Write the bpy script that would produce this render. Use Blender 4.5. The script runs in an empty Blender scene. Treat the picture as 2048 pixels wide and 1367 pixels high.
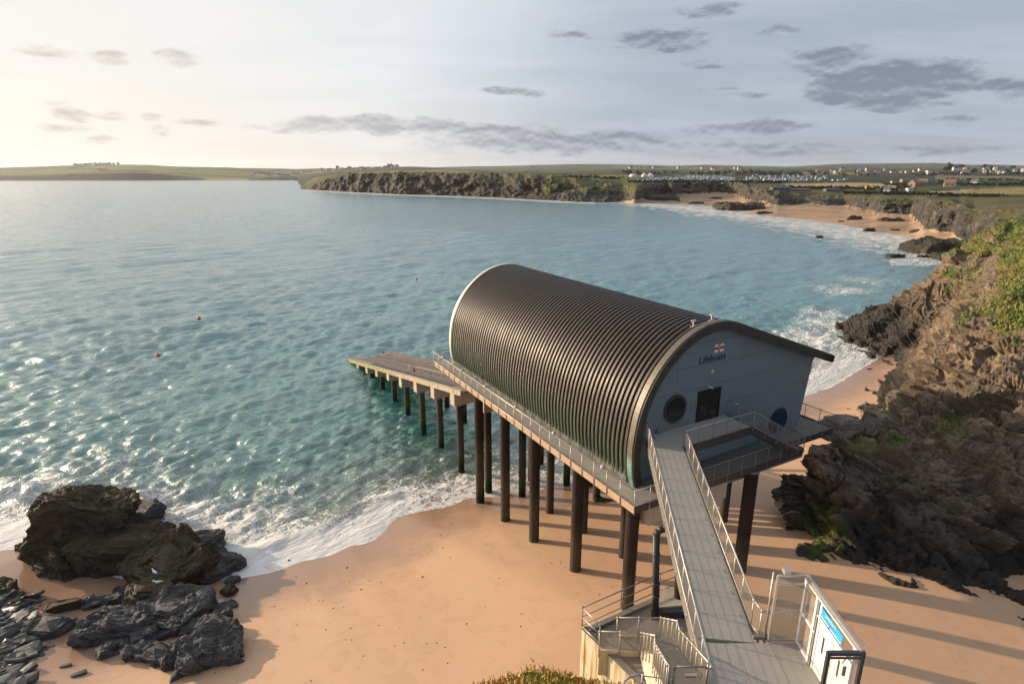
import bpy, math, random
import numpy as np
from mathutils import Vector, Matrix
R = math.radians
S = bpy.context.scene
# ------------------------------------------------------------------ camera
FPX = 1160.0; PITCH = math.atan(335.5/FPX); CAMH = 32.0
cam_d = bpy.data.cameras.new('camera'); cam = bpy.data.objects.new('camera', cam_d)
S.collection.objects.link(cam); S.camera = cam
cam.location = (0, 0, CAMH); cam.rotation_euler = (math.pi/2-PITCH, 0, 0)
cam_d.sensor_width = 36; cam_d.lens = 36*FPX/2048; cam_d.clip_start = .3; cam_d.clip_end = 30000
# ------------------------------------------------------------------ light
SUN_AZ = math.atan2(-.930, .367)      # clockwise from +Y, towards the sun
SUN_EL = R(12.5)
sun_dir = Vector((math.sin(SUN_AZ)*math.cos(SUN_EL), math.cos(SUN_AZ)*math.cos(SUN_EL), math.sin(SUN_EL)))
sl = bpy.data.lights.new('sun', 'SUN'); sl.energy = 5.0; sl.angle = R(.55); sl.color = (1, .77, .53)
so = bpy.data.objects.new('sun', sl); S.collection.objects.link(so)
so.rotation_euler = (-sun_dir).to_track_quat('-Z', 'Y').to_euler(); so.location = (-80, 30, 80)
S.view_settings.view_transform = 'Standard'; S.view_settings.look = 'None'
S.view_settings.exposure = 0.45; S.view_settings.gamma = 1.0; S.view_settings.use_curve_mapping = False
S.cycles.max_bounces = 6; S.cycles.diffuse_bounces = 2; S.cycles.glossy_bounces = 3
S.cycles.transparent_max_bounces = 6; S.cycles.use_denoising = True

# ------------------------------------------------------------------ node helpers
class NT:
    def __init__(s, nt): s.nt = nt; s.n = nt.nodes; s.l = nt.links
    def new(s, t, **k):
        n = s.n.new(t)
        for a, v in k.items(): setattr(n, a, v)
        return n
    def put(s, sock, v):
        if isinstance(v, bpy.types.NodeSocket): s.l.new(v, sock)
        elif v is not None:
            if isinstance(v, (tuple, list)) and len(v) == 3 and len(getattr(sock, 'default_value', (0,)*3)) == 4: v = (*v, 1)
            sock.default_value = v
    def m(s, op, a, b=None, c=None, clamp=False):
        n = s.new('ShaderNodeMath', operation=op); n.use_clamp = clamp
        for i, v in enumerate((a, b, c)):
            if v is not None: s.put(n.inputs[i], v)
        return n.outputs[0]
    def vm(s, op, a, b=None, sc=None):
        n = s.new('ShaderNodeVectorMath', operation=op); s.put(n.inputs[0], a)
        if b is not None: s.put(n.inputs[1], b)
        if sc is not None: s.put(n.inputs[3], sc)
        return n.outputs['Value'] if op in ('DOT_PRODUCT', 'LENGTH', 'DISTANCE') else n.outputs[0]
    def noise(s, vec, scale, detail=4, rough=.55, dist=0, col=False):
        n = s.new('ShaderNodeTexNoise'); s.put(n.inputs['Vector'], vec)
        n.inputs['Scale'].default_value = scale; n.inputs['Detail'].default_value = detail
        n.inputs['Roughness'].default_value = rough; n.inputs['Distortion'].default_value = dist
        return n.outputs['Color' if col else 'Fac']
    def voro(s, vec, scale, feature='F1', out='Distance', rnd=1):
        n = s.new('ShaderNodeTexVoronoi', feature=feature); s.put(n.inputs['Vector'], vec)
        n.inputs['Scale'].default_value = scale; n.inputs['Randomness'].default_value = rnd
        return n.outputs[out]
    def ramp(s, fac, pts, interp='LINEAR'):
        n = s.new('ShaderNodeValToRGB'); s.put(n.inputs[0], fac); r = n.color_ramp; r.interpolation = interp
        while len(r.elements) < len(pts): r.elements.new(.5)
        for e, (p, c) in zip(r.elements, pts):
            e.position = p; e.color = (*c, 1) if len(c) == 3 else c
        return n.outputs[0]
    def mix(s, f, a, b, mode='MIX'):
        n = s.new('ShaderNodeMix', data_type='RGBA', blend_type=mode); s.put(n.inputs[0], f)
        s.put(n.inputs[6], a); s.put(n.inputs[7], b); return n.outputs[2]
    def mr(s, v, a, b, c=0, d=1, smooth=False):
        n = s.new('ShaderNodeMapRange'); n.clamp = True
        if smooth: n.interpolation_type = 'SMOOTHSTEP'
        for i, x in enumerate((v, a, b, c, d)): s.put(n.inputs[i], x)
        return n.outputs[0]
    def comb(s, x, y, z):
        n = s.new('ShaderNodeCombineXYZ')
        for i, v in enumerate((x, y, z)): s.put(n.inputs[i], v)
        return n.outputs[0]
    def sep(s, v):
        n = s.new('ShaderNodeSeparateXYZ'); s.put(n.inputs[0], v); return n.outputs
    def attr(s, name, out='Fac'):
        n = s.new('ShaderNodeAttribute', attribute_name=name); return n.outputs[out]
    def bump(s, h, strength=.5, dist=.05, normal=None):
        n = s.new('ShaderNodeBump'); s.put(n.inputs['Height'], h); n.inputs['Strength'].default_value = strength
        n.inputs['Distance'].default_value = dist
        if normal is not None: s.put(n.inputs['Normal'], normal)
        return n.outputs[0]
def mat(name):
    m = bpy.data.materials.new(name); m.use_nodes = True; t = NT(m.node_tree)
    bs = t.n['Principled BSDF']
    t.bs = bs; return m, t
def setp(t, base=None, rough=None, metal=None, normal=None, spec=None, alpha=None):
    b = t.bs
    if base is not None: t.put(b.inputs['Base Color'], base)
    if rough is not None: t.put(b.inputs['Roughness'], rough)
    if metal is not None: t.put(b.inputs['Metallic'], metal)
    if normal is not None: t.put(b.inputs['Normal'], normal)
    if spec is not None: t.put(b.inputs['Specular IOR Level'], spec)
def wpos(t): return t.new('ShaderNodeNewGeometry').outputs['Position']
def wnor(t): return t.new('ShaderNodeNewGeometry').outputs['Normal']
def rnd_obj(t): return t.new('ShaderNodeObjectInfo').outputs['Random']

# ------------------------------------------------------------------ pixel <-> world (survey helpers)
CT, ST = math.cos(PITCH), math.sin(PITCH)
def ray(px, py):
    a = (px-1024)/FPX; b = (py-683.5)/FPX
    return np.array([a, CT-b*ST, -ST-b*CT])
def atz(px, py, z):
    r = ray(px, py); return np.array([0, 0, CAMH])+r*((z-CAMH)/r[2])
def aty(px, py, Y):
    r = ray(px, py); return np.array([0, 0, CAMH])+r*(Y/r[1])
def proj(P):
    P = np.asarray(P, float); X = P[..., 0]; Y = P[..., 1]; Z = P[..., 2]-CAMH
    d = Y*CT-Z*ST
    return 1024+FPX*X/d, 683.5+FPX*(-(Y*ST+Z*CT))/d
# ------------------------------------------------------------------ world: sky with clouds
W = bpy.data.worlds.new('World'); S.world = W; W.use_nodes = True
t = NT(W.node_tree); bg = t.n['Background']; bg.inputs[1].default_value = .1
sky = t.new('ShaderNodeTexSky', sky_type='NISHITA'); sky.sun_disc = False
sky.sun_elevation = SUN_EL; sky.sun_rotation = SUN_AZ; sky.air_density = 1.0; sky.dust_density = 2.0; sky.ozone_density = 1.5
d = t.new('ShaderNodeTexCoord').outputs['Generated']
d = t.vm('NORMALIZE', d)
x, y, z = t.sep(d)
az = t.m('ARCTAN2', x, y); el = t.m('ARCSINE', z)
sund = t.vm('DOT_PRODUCT', d, tuple(sun_dir))
# thin bright veil, warm near the sun, cool away from it
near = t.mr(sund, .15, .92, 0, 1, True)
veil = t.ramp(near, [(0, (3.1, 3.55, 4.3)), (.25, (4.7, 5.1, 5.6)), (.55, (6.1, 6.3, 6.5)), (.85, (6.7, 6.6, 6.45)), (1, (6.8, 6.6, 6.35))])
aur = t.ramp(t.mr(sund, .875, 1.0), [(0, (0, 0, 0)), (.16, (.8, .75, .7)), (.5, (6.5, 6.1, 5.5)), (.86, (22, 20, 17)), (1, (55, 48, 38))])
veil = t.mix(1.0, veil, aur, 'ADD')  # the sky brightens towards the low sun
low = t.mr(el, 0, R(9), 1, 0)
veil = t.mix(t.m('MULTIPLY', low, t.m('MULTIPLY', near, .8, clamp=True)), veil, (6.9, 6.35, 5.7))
zz = t.m('ADD', t.m('MAXIMUM', z, 0), .10)
pl = t.comb(t.m('DIVIDE', x, zz), t.m('DIVIDE', y, zz), 0)
st = t.noise(t.vm('MULTIPLY', pl, (.35, .8, 1)), 1.3, 6, .6, .4)
streak = t.mr(st, .35, .72, 0, 1, True)
vf = t.m('ADD', .86, t.m('MULTIPLY', streak, .20), clamp=True)
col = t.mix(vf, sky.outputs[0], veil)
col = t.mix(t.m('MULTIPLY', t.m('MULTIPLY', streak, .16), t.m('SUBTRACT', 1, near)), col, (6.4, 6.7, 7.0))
# cumulus patches: (px, py, rx, ry, weight)
CL = [(1775, 165, 180, 34, 2.0), (1660, 118, 75, 24, .85), (1810, 207, 95, 13, .8), (1320, 77, 85, 24, .75), (1145, 75, 50, 12, .6), (1430, 20, 60, 16, .6),
      (1570, 66, 50, 12, .6), (1410, 127, 55, 10, .55), (2010, 172, 60, 22, .8), (1480, 258, 120, 13, .9), (1420, 183, 40, 6, .5), (1515, 195, 45, 6, .5),
      (640, 252, 90, 15, .8), (760, 250, 70, 18, 1.0), (860, 254, 70, 16, .9), (1000, 262, 110, 14, .8), (1100, 285, 250, 20, .75), (1250, 272, 80, 12, .7), (1520, 300, 170, 16, .5), (1900, 298, 130, 14, .4),
      (1025, 185, 65, 8, .7), (95, 102, 55, 12, .6), (215, 110, 40, 14, .7), (360, 112, 40, 16, .7), (135, 222, 45, 14, .75), (230, 230, 40, 8, .6),
      (308, 233, 18, 8, .7), (400, 245, 40, 7, .5), (120, 252, 45, 8, .6), (205, 278, 28, 8, .5), (325, 262, 22, 8, .5), (520, 250, 40, 7, .4), (1900, 236, 90, 12, .4)]
wn = t.noise(t.vm('MULTIPLY', t.comb(az, el, 0), (1, 2.2, 1)), 9, 7, .62, col=True)
wx, wy, wz = t.sep(wn)
azw = t.m('ADD', az, t.m('MULTIPLY', t.m('SUBTRACT', wx, .5), .08))
elw = t.m('ADD', el, t.m('MULTIPLY', t.m('SUBTRACT', wy, .5), .036))
acc = None
for (px, py, rx, ry, w) in CL:
    r0 = ray(px, py); r1 = ray(px+rx, py); r2 = ray(px, py-ry)
    a0 = math.atan2(r0[0], r0[1]); e0 = math.asin(r0[2]/np.linalg.norm(r0))
    ra = abs(math.atan2(r1[0], r1[1])-a0)*1.25; re = abs(math.asin(r2[2]/np.linalg.norm(r2))-e0)*1.35
    qa = t.m('MULTIPLY', t.m('SUBTRACT', azw, a0), 1/ra); qe = t.m('MULTIPLY', t.m('SUBTRACT', elw, e0), 1/re)
    q = t.m('MULTIPLY_ADD', qa, qa, t.m('MULTIPLY', qe, qe))
    f = t.m('MULTIPLY', t.m('SUBTRACT', 1.0, q), w)
    acc = f if acc is None else t.m('MAXIMUM', acc, f)
fine = t.noise(t.vm('MULTIPLY', t.comb(az, el, 0), (1, 2.6, 1)), 21, 8, .60)
cov = t.m('ADD', acc, t.m('MULTIPLY', t.m('SUBTRACT', fine, .50), 1.25))
cm = t.mr(cov, -.12, .60, 0, 1, True)
cdark = t.ramp(near, [(0, (1.45, 1.7, 2.25)), (.5, (2.75, 2.95, 3.3)), (1, (4.6, 4.15, 3.8))])
clite = t.ramp(near, [(0, (3.3, 3.7, 4.3)), (.5, (5.6, 5.6, 5.5)), (1, (6.6, 6.1, 5.6))])
topn = t.noise(t.vm('MULTIPLY', t.comb(az, t.m('ADD', el, .006), 0), (1, 2.6, 1)), 21, 8, .60)
edge = t.m('MULTIPLY_ADD', t.m('SUBTRACT', fine, topn), 3.0, t.mr(cov, 0, 1.1, .1, 1.0), clamp=True)
ccol = t.mix(edge, clite, cdark)
col = t.mix(t.m('MULTIPLY', cm, .84), col, ccol)
# below the horizon: dull sea colour
col = t.mix(t.mr(z, -.02, 0, 1, 0), col, (2.0, 2.6, 2.9))
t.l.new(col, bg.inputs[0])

# ------------------------------------------------------------------ numpy noise
_rs = np.random.RandomState(7); _perm = np.tile(_rs.permutation(256), 3)
_g = _rs.normal(size=(256, 3)); _g /= np.linalg.norm(_g, axis=1)[:, None]
def perlin(P):
    P = np.asarray(P, float); i = np.floor(P).astype(int); f = P-i; u = f*f*f*(f*(f*6-15)+10)
    i &= 255; out = 0
    for dx in (0, 1):
        wx = u[:, 0] if dx else 1-u[:, 0]
        for dy in (0, 1):
            wy = u[:, 1] if dy else 1-u[:, 1]
            for dz in (0, 1):
                wz = u[:, 2] if dz else 1-u[:, 2]
                h = _perm[_perm[_perm[i[:, 0]+dx]+i[:, 1]+dy]+i[:, 2]+dz]
                g = _g[h]; out = out+wx*wy*wz*(g[:, 0]*(f[:, 0]-dx)+g[:, 1]*(f[:, 1]-dy)+g[:, 2]*(f[:, 2]-dz))
    return out
def fbm(P, octv=5, lac=2.03, gain=.5, ridge=False):
    P = np.asarray(P, float).copy(); a = 1; s = 0
    for k in range(octv):
        n = perlin(P+k*17.3)
        s = s+a*((.5-abs(n)*1.8) if ridge else n); P = P*lac; a *= gain
    return s
def cells(P, seed=0):
    """jittered cell noise: random value of the nearest cell and distance to its border"""
    P = np.asarray(P, float); i = np.floor(P).astype(int); b1 = np.full(len(P), 9.); b2 = b1.copy(); val = np.zeros(len(P))
    for dx in (-1, 0, 1):
        for dy in (-1, 0, 1):
            for dz in (-1, 0, 1):
                j = (i+(dx, dy, dz)) & 255; h = _perm[_perm[_perm[j[:, 0]+seed]+j[:, 1]]+j[:, 2]]
                c = i+(dx, dy, dz)+.5+.42*_g[h]; d_ = ((P-c)**2).sum(1); m_ = d_ < b1
                b2 = np.where(m_, b1, np.minimum(b2, d_)); val = np.where(m_, h/255., val); b1 = np.where(m_, d_, b1)
    return val, np.sqrt(b2)-np.sqrt(b1)
def strata_frame(sdir):
    n = np.array(sdir, float); n /= np.linalg.norm(n); a = np.cross(n, (0, 1, .2)); a /= np.linalg.norm(a); b = np.cross(n, a); return np.stack([a, b, n], 1)
def sstep(a, b, x):
    q = np.clip((x-a)/(b-a), 0, 1); return q*q*(3-2*q)

# ------------------------------------------------------------------ mesh helpers
def mesh_np(name, V, F, smooth=False, attrs=None):
    me = bpy.data.meshes.new(name); V = np.asarray(V, np.float32); F = np.asarray(F, np.int32)
    me.vertices.add(len(V)); me.vertices.foreach_set('co', V.ravel())
    k = F.shape[1]; me.loops.add(F.size); me.loops.foreach_set('vertex_index', F.ravel())
    me.polygons.add(len(F)); me.polygons.foreach_set('loop_start', np.arange(0, F.size, k, dtype=np.int32))
    me.polygons.foreach_set('loop_total', np.full(len(F), k, np.int32))
    me.polygons.foreach_set('use_smooth', np.full(len(F), smooth, bool))
    for n, a in (attrs or {}).items():
        a = np.asarray(a, np.float32)
        if a.ndim == 1:
            at = me.attributes.new(n, 'FLOAT', 'POINT'); at.data.foreach_set('value', a)
        else:
            at = me.attributes.new(n, 'FLOAT_COLOR', 'POINT'); at.data.foreach_set('color', np.hstack([a, np.ones((len(a), 1), np.float32)]).ravel())
    me.update(); return me
def grid_faces(nr, nc):
    i = np.arange(nr-1)[:, None]*nc+np.arange(nc-1)[None, :]; i = i.ravel()
    return np.stack([i, i+1, i+nc+1, i+nc], 1)
class MB:
    def __init__(s): s.v = []; s.f = []
    def add(s, vs, fs):
        o = len(s.v); s.v += [tuple(map(float, q)) for q in vs]; s.f += [tuple(i+o for i in f) for f in fs]; return s
    def hexa(s, p):   # 8 points: bottom 4, top 4
        return s.add(p, [(3, 2, 1, 0), (4, 5, 6, 7), (0, 1, 5, 4), (1, 2, 6, 5), (2, 3, 7, 6), (3, 0, 4, 7)])
    def box(s, c, d, rz=0):
        cx, cy, cz = c; a, b, h = d[0]/2, d[1]/2, d[2]/2; co, si = math.cos(rz), math.sin(rz)
        p = []
        for zz_ in (-h, h):
            for xx, yy in ((-a, -b), (a, -b), (a, b), (-a, b)): p.append((cx+xx*co-yy*si, cy+xx*si+yy*co, cz+zz_))
        return s.hexa(p)
    def tube(s, a, b, r, n=6, r2=None, cap=True):
        a = Vector(a); b = Vector(b); r2 = r if r2 is None else r2; d_ = (b-a)
        if d_.length < 1e-6: return s
        q = d_.to_track_quat('Z', 'Y'); vs = []
        for P, rr in ((a, r), (b, r2)):
            for k in range(n):
                an = 2*math.pi*k/n; vs.append(P+q @ Vector((rr*math.cos(an), rr*math.sin(an), 0)))
        fs = [(k, (k+1) % n, n+(k+1) % n, n+k) for k in range(n)]
        if cap: fs += [tuple(range(n-1, -1, -1)), tuple(range(n, 2*n))]
        return s.add(vs, fs)
    def path(s, pts, r, n=6):
        for a, b in zip(pts[:-1], pts[1:]): s.tube(a, b, r, n)
        return s
    def prism(s, poly, off):   # planar polygon extruded by vector
        n = len(poly); p = [Vector(q) for q in poly]; o = Vector(off)
        return s.add(p+[q+o for q in p], [tuple(range(n-1, -1, -1)), tuple(range(n, 2*n))]+[(k, (k+1) % n, n+(k+1) % n, n+k) for k in range(n)])
    def mesh(s, name, smooth=False, recalc=True):
        me = bpy.data.meshes.new(name); me.from_pydata(s.v, [], s.f)
        if recalc:
            import bmesh
            bm = bmesh.new(); bm.from_mesh(me); bmesh.ops.recalc_face_normals(bm, faces=bm.faces); bm.to_mesh(me); bm.free()
        if smooth: me.polygons.foreach_set('use_smooth', [True]*len(me.polygons))
        me.update(); return me
def link(name, me, m=None, loc=(0, 0, 0), rot=(0, 0, 0), parent=None, scale=None):
    o = bpy.data.objects.new(name, me); S.collection.objects.link(o)
    if m is not None and me is not None and len(me.materials) == 0: me.materials.append(m)
    o.location = loc; o.rotation_euler = rot
    if scale is not None: o.scale = scale
    if parent is not None: o.parent = parent
    return o
def tag(o, label=None, cat=None, group=None, kind=None):
    if label: o['label'] = label
    if cat: o['category'] = cat
    if group: o['group'] = group
    if kind: o['kind'] = kind
    return o
def thing(name, label, cat, loc, group=None, rz=0):
    o = bpy.data.objects.new(name, None); S.collection.objects.link(o); o.empty_display_size = .2
    o.location = loc; o.rotation_euler = (0, 0, rz); return tag(o, label, cat, group)
def part(name, mb, m, parent, smooth=False, kind=None, label=None):
    """MB in world coordinates -> child of an unrotated root"""
    if parent.parent is None: base = Vector(parent.location)
    else: base = Vector(parent.location)+Vector(parent.parent.location)
    if isinstance(mb, MB):
        mb.v = [tuple(Vector(v)-base) for v in mb.v]; me = mb.mesh(name, smooth)
    else: me = mb
    o = link(name, me, m, parent=parent)
    if kind: o['kind'] = kind
    if label: o['label'] = label
    return o

# ------------------------------------------------------------------ materials
def m_simple(name, base, rough=.6, metal=0, var=.15, scale=3, bump=0, bs=30):
    m, t = mat(name); p = wpos(t)
    n = t.noise(p, scale, 5, .6); c = t.mix(n, tuple(v*(1-var) for v in base), tuple(min(1, v*(1+var)) for v in base))
    nb = t.bump(t.noise(p, bs, 4), .4, bump) if bump else None
    setp(t, c, rough, metal, nb); return m
M = {}
M['galv'] = m_simple('galvanised_steel', (.44, .41, .37), .42, .55, .12, 6)
M['galv_dark'] = m_simple('dull_grey_steel', (.20, .19, .18), .5, .4, .2, 5)
M['frame_dark'] = m_simple('dark_bronze_frame', (.055, .05, .055), .4, .3, .15, 5)
M['wire'] = m_simple('wire_mesh', (.50, .43, .34), .5, .4, .1, 5)
M['white'] = m_simple('white_paint', (.72, .70, .66), .5, 0, .06, 4)
M['cream'] = m_simple('cream_door', (.74, .71, .64), .45, 0, .05, 3)
M['black'] = m_simple('black_rubber', (.022, .022, .022), .5, 0, .2, 5)
M['navy'] = m_simple('navy_lettering', (.008, .015, .05), .5, 0, .05, 5)
M['red'] = m_simple('red_paint', (.42, .02, .03), .5, 0, .1, 5)
M['yellow'] = m_simple('yellow_paint', (.75, .42, .03), .5, 0, .1, 5)
M['signblue'] = m_simple('blue_sign', (.03, .36, .66), .4, 0, .04, 5)
M['coverblue'] = m_simple('blue_round_panel', (.006, .02, .055), .35, 0, .1, 3)
M['orange'] = m_simple('orange_buoy', (.55, .09, .03), .5, 0, .15, 3)
M['bird_w'] = m_simple('gull_white', (.8, .8, .8), .6, 0, .05, 20)
M['bird_g'] = m_simple('gull_grey', (.35, .37, .4), .6, 0, .05, 20)
M['wood_dark'] = m_simple('dark_door_wood', (.018, .011, .009), .35, 0, .4, 4)
M['roller'] = m_simple('roller_door', (.02, .02, .022), .45, .2, .1, 4)
M['lamp'] = m_simple('bulkhead_lamp', (.42, .36, .27), .35, 0, .1, 8)
M['stone_wall'] = m_simple('barn_stone', (.30, .21, .15), .85, 0, .3, .6)
M['slate_roof'] = m_simple('slate_roof', (.10, .10, .115), .7, 0, .25, .5)
M['brown_roof'] = m_simple('brown_tile_roof', (.24, .15, .11), .8, 0, .25, .5)
M['house_w'] = m_simple('rendered_house', (.46, .43, .39), .8, 0, .08, .3)
M['caravan'] = m_simple('caravan_shell', (.42, .45, .48), .5, 0, .12, .4)
M['caravan_roof'] = m_simple('caravan_roof', (.34, .39, .44), .5, 0, .15, .3)
M['pane'] = m_simple('window_pane', (.03, .04, .05), .15, 0, .2, 1)
def g_glass():
    m, t = mat('dark_glass'); setp(t, t.mix(t.noise(wpos(t), 1.3, 3), (.01, .014, .012), (.03, .035, .03)), .08); return m
M['glass'] = g_glass()
# clear glass balustrade (light, salt hazed)
m, t = mat('salted_glass'); nt = t.nt
tr = t.new('ShaderNodeBsdfTransparent'); gl = t.new('ShaderNodeBsdfPrincipled'); gl.inputs['Base Color'].default_value = (.5, .48, .42, 1); gl.inputs['Roughness'].default_value = .25
mx = t.new('ShaderNodeMixShader'); t.put(mx.inputs[0], t.mr(t.noise(wpos(t), 1.6, 4), .3, .7, .10, .28)); t.l.new(tr.outputs[0], mx.inputs[1]); t.l.new(gl.outputs[0], mx.inputs[2])
t.l.new(mx.outputs[0], t.n['Material Output'].inputs[0]); M['balus'] = m
m, t = mat('haze_screen'); tr = t.new('ShaderNodeBsdfTransparent'); gl = t.new('ShaderNodeBsdfPrincipled'); gl.inputs['Base Color'].default_value = (.33, .29, .23, 1); gl.inputs['Roughness'].default_value = .6
M['screen'] = m; mx = t.new('ShaderNodeMixShader'); mx.inputs[0].default_value = .34; t.l.new(tr.outputs[0], mx.inputs[1]); t.l.new(gl.outputs[0], mx.inputs[2]); t.l.new(mx.outputs[0], t.n['Material Output'].inputs[0])

# roof: weathered copper, brown with green low down
m, t = mat('weathered_copper'); p = wpos(t); x, y, z = t.sep(p)
n = t.noise(t.vm('MULTIPLY', p, (1, 1, .25)), 1.6, 6, .6)
brown = t.mix(n, (.026, .022, .020), (.066, .053, .042))
gr = t.m('MULTIPLY', t.mr(z, 17.4, 12.9, 0, 1, True), t.mr(n, .3, .6, .35, 1))
c = t.mix(gr, brown, (.075, .105, .068))
c = t.mix(t.mr(t.noise(p, 9, 3), .68, .76, 0, .35), c, (.3, .26, .2))
setp(t, c, t.mr(n, .3, .7, .42, .56), .25, t.bump(t.noise(p, 14, 3), .15, .01), .35); M['roof'] = m
m, t = mat('edge_flashing'); p = wpos(t); x, y, z = t.sep(p); n = t.noise(p, 3, 5, .65)
c = t.mix(n, (.08, .068, .055), (.16, .135, .10)); c = t.mix(t.mr(z, 15.2, 14.6, 0, 1), c, t.mix(n, (.16, .22, .15), (.22, .42, .34))); setp(t, c, .5, .25); M['flash'] = m
m, t = mat('far_edge_trim'); setp(t, t.mix(t.noise(wpos(t), 3), (.42, .46, .38), (.62, .64, .56)), .5, .2); M['flash_far'] = m
m, t = mat('dark_fascia'); p = wpos(t); n = t.noise(t.vm('MULTIPLY', p, (1, 1, .2)), 4, 5); setp(t, t.mix(n, (.028, .026, .025), (.06, .055, .05)), .5, .2); M['fascia'] = m
m, t = mat('grey_blue_cladding'); p = wpos(t); n = t.noise(t.vm('MULTIPLY', p, (1, 1, .15)), 2.2, 5, .6)
r = rnd_obj(t); c = t.mix(n, (.135, .165, .195), (.17, .20, .23)); c = t.mix(t.m('MULTIPLY', r, .25), c, (.125, .15, .175)); setp(t, c, .42, .05); M['clad'] = m
# concrete
def concrete(name, a, b, stain=0, algae=0):
    m, t = mat(name); p = wpos(t); n = t.noise(p, 1.2, 8, .65); n2 = t.noise(t.vm('MULTIPLY', p, (3, 3, .25)), 1.4, 5, .6)
    c = t.mix(n, a, b)
    if stain: c = t.mix(t.m('MULTIPLY', t.mr(n2, .44, .64), stain), c, (.36, .17, .05)); c = t.mix(t.mr(t.noise(p, .7, 6, .7), .55, .72, 0, .7*stain), c, (.10, .09, .07))
    if algae: c = t.mix(t.m('MULTIPLY', t.mr(n2, .5, .62), algae), c, (.16, .17, .03))
    setp(t, c, .85, 0, t.bump(t.noise(p, 25, 5), .3, .015)); return m
M['conc'] = concrete('pale_concrete', (.36, .30, .23), (.46, .39, .30), .25)
M['conc_wall'] = concrete('stained_wall', (.50, .42, .29), (.66, .57, .42), .95, .2)
M['conc_wall2'] = concrete('pale_stair_wall', (.56, .48, .36), (.68, .60, .47), .45, .0)
M['conc_floor'] = concrete('wet_landing_floor', (.13, .12, .115), (.24, .22, .20), .25, .15)
M['deck'] = concrete('bridge_deck', (.25, .235, .215), (.33, .31, .285), .0)
M['deck_d'] = concrete('grey_deck', (.13, .12, .11), (.19, .18, .16), .05)
M['beam'] = concrete('painted_beam', (.33, .23, .16), (.42, .31, .22), .35)
M['slip_side'] = concrete('slip_beam', (.45, .37, .26), (.62, .53, .38), .5)
m, t = mat('slip_beam_weed'); p = wpos(t); x, y, z = t.sep(p); n = t.noise(p, 1.3, 6, .65)
c = t.mix(n, (.28, .23, .165), (.46, .39, .28)); w = t.m('MULTIPLY', t.mr(z, 6.6, 4.6, 0, .8), t.mr(n, .35, .55)); c = t.mix(w, c, t.mix(n, (.13, .14, .02), (.27, .26, .03)))
c = t.mix(t.mr(t.noise(p, 2.2, 4), .56, .64, 0, .8), c, (.05, .045, .03)); setp(t, c, .8); M['slip_weed'] = m
m, t = mat('slip_deck_brown'); p = wpos(t); n = t.noise(t.vm('MULTIPLY', p, (1, 1, 1)), .7, 7, .65)
c = t.ramp(n, [(.25, (.05, .04, .036)), (.5, (.12, .07, .048)), (.75, (.19, .135, .10))]); setp(t, c, .45, 0, t.bump(n, .3, .02)); M['slip_deck'] = m
m, t = mat('slip_top_wet'); p = wpos(t); n = t.noise(p, .9, 6, .65); setp(t, t.ramp(n, [(.3, (.035, .032, .03)), (.55, (.075, .064, .054)), (.75, (.14, .12, .10))]), .4, 0, t.bump(n, .3, .02)); M['slip_top'] = m
m, t = mat('pile_steel'); p = wpos(t); x, y, z = t.sep(p); n = t.noise(t.vm('MULTIPLY', p, (2, 2, .5)), 1.1, 6, .65)
c = t.mix(n, (.012, .009, .008), (.045, .030, .022))
c = t.mix(t.mr(z, 7.5, 5.5, 0, 1), c, t.mix(n, (.03, .025, .018), (.085, .072, .05)))
c = t.mix(t.mr(t.m('ADD', z, t.m('MULTIPLY', n, 2)), 3.6, 2.4), c, t.mix(t.noise(p, 1, 4), (.035, .035, .015), (.09, .10, .02)))
c = t.mix(t.mr(z, 2.0, 1.0), c, (.018, .02, .014)); setp(t, c, .7, 0, t.bump(t.noise(p, 9, 5), .5, .03), .12); M['pile'] = m
# sand
m, t = mat('beach_sand_mat'); p = wpos(t); dd = t.attr('land'); n = t.noise(p, .12, 5, .6); n2 = t.noise(p, 2.4, 6, .6); n3 = t.noise(p, 30, 4, .7)
wetl = t.m('ADD', dd, t.m('MULTIPLY', t.m('SUBTRACT', t.noise(p, .25, 4), .5), 9))
dry = t.mix(n2, (.49, .295, .175), (.56, .35, .215)); dry = t.mix(t.mr(n, .35, .65), dry, (.51, .325, .20))
wet = t.mix(n, (.27, .165, .105), (.33, .21, .14))
c = t.mix(t.mr(wetl, 1.5, 9, 1, 0, True), dry, wet)
rp = t.noise(t.vm('MULTIPLY', p, (.9, 3.2, 1)), 1.5, 5, .6, .6)
mk = t.noise(p, .5, 7, .7, 1.2); c = t.mix(t.mr(mk, .52, .62, 0, .22), c, (.36, .22, .13)); tl = t.voro(t.vm('ADD', t.vm('MULTIPLY', p, (.35, 1.0, 0)), t.vm('SCALE', t.noise(p, .8, 4, col=True), sc=1.5)), .9, 'DISTANCE_TO_EDGE'); dr = t.m('MULTIPLY', t.mr(tl, 0, .05, 1, 0), t.m('MULTIPLY', t.mr(wetl, 2, 5), t.mr(wetl, 9, 6))); c = t.mix(t.m('MULTIPLY', dr, .35), c, (.2, .12, .07))
c = t.mix(t.m('MULTIPLY', t.mr(n3, .62, .72), .25), c, (.25, .16, .10))
setp(t, c, t.mr(wetl, .8, 7, .12, .62), 0, t.bump(t.m('ADD', t.m('MULTIPLY', rp, .6), t.m('MULTIPLY', n3, .06)), .35, .06), .4); M['sand'] = m
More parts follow.
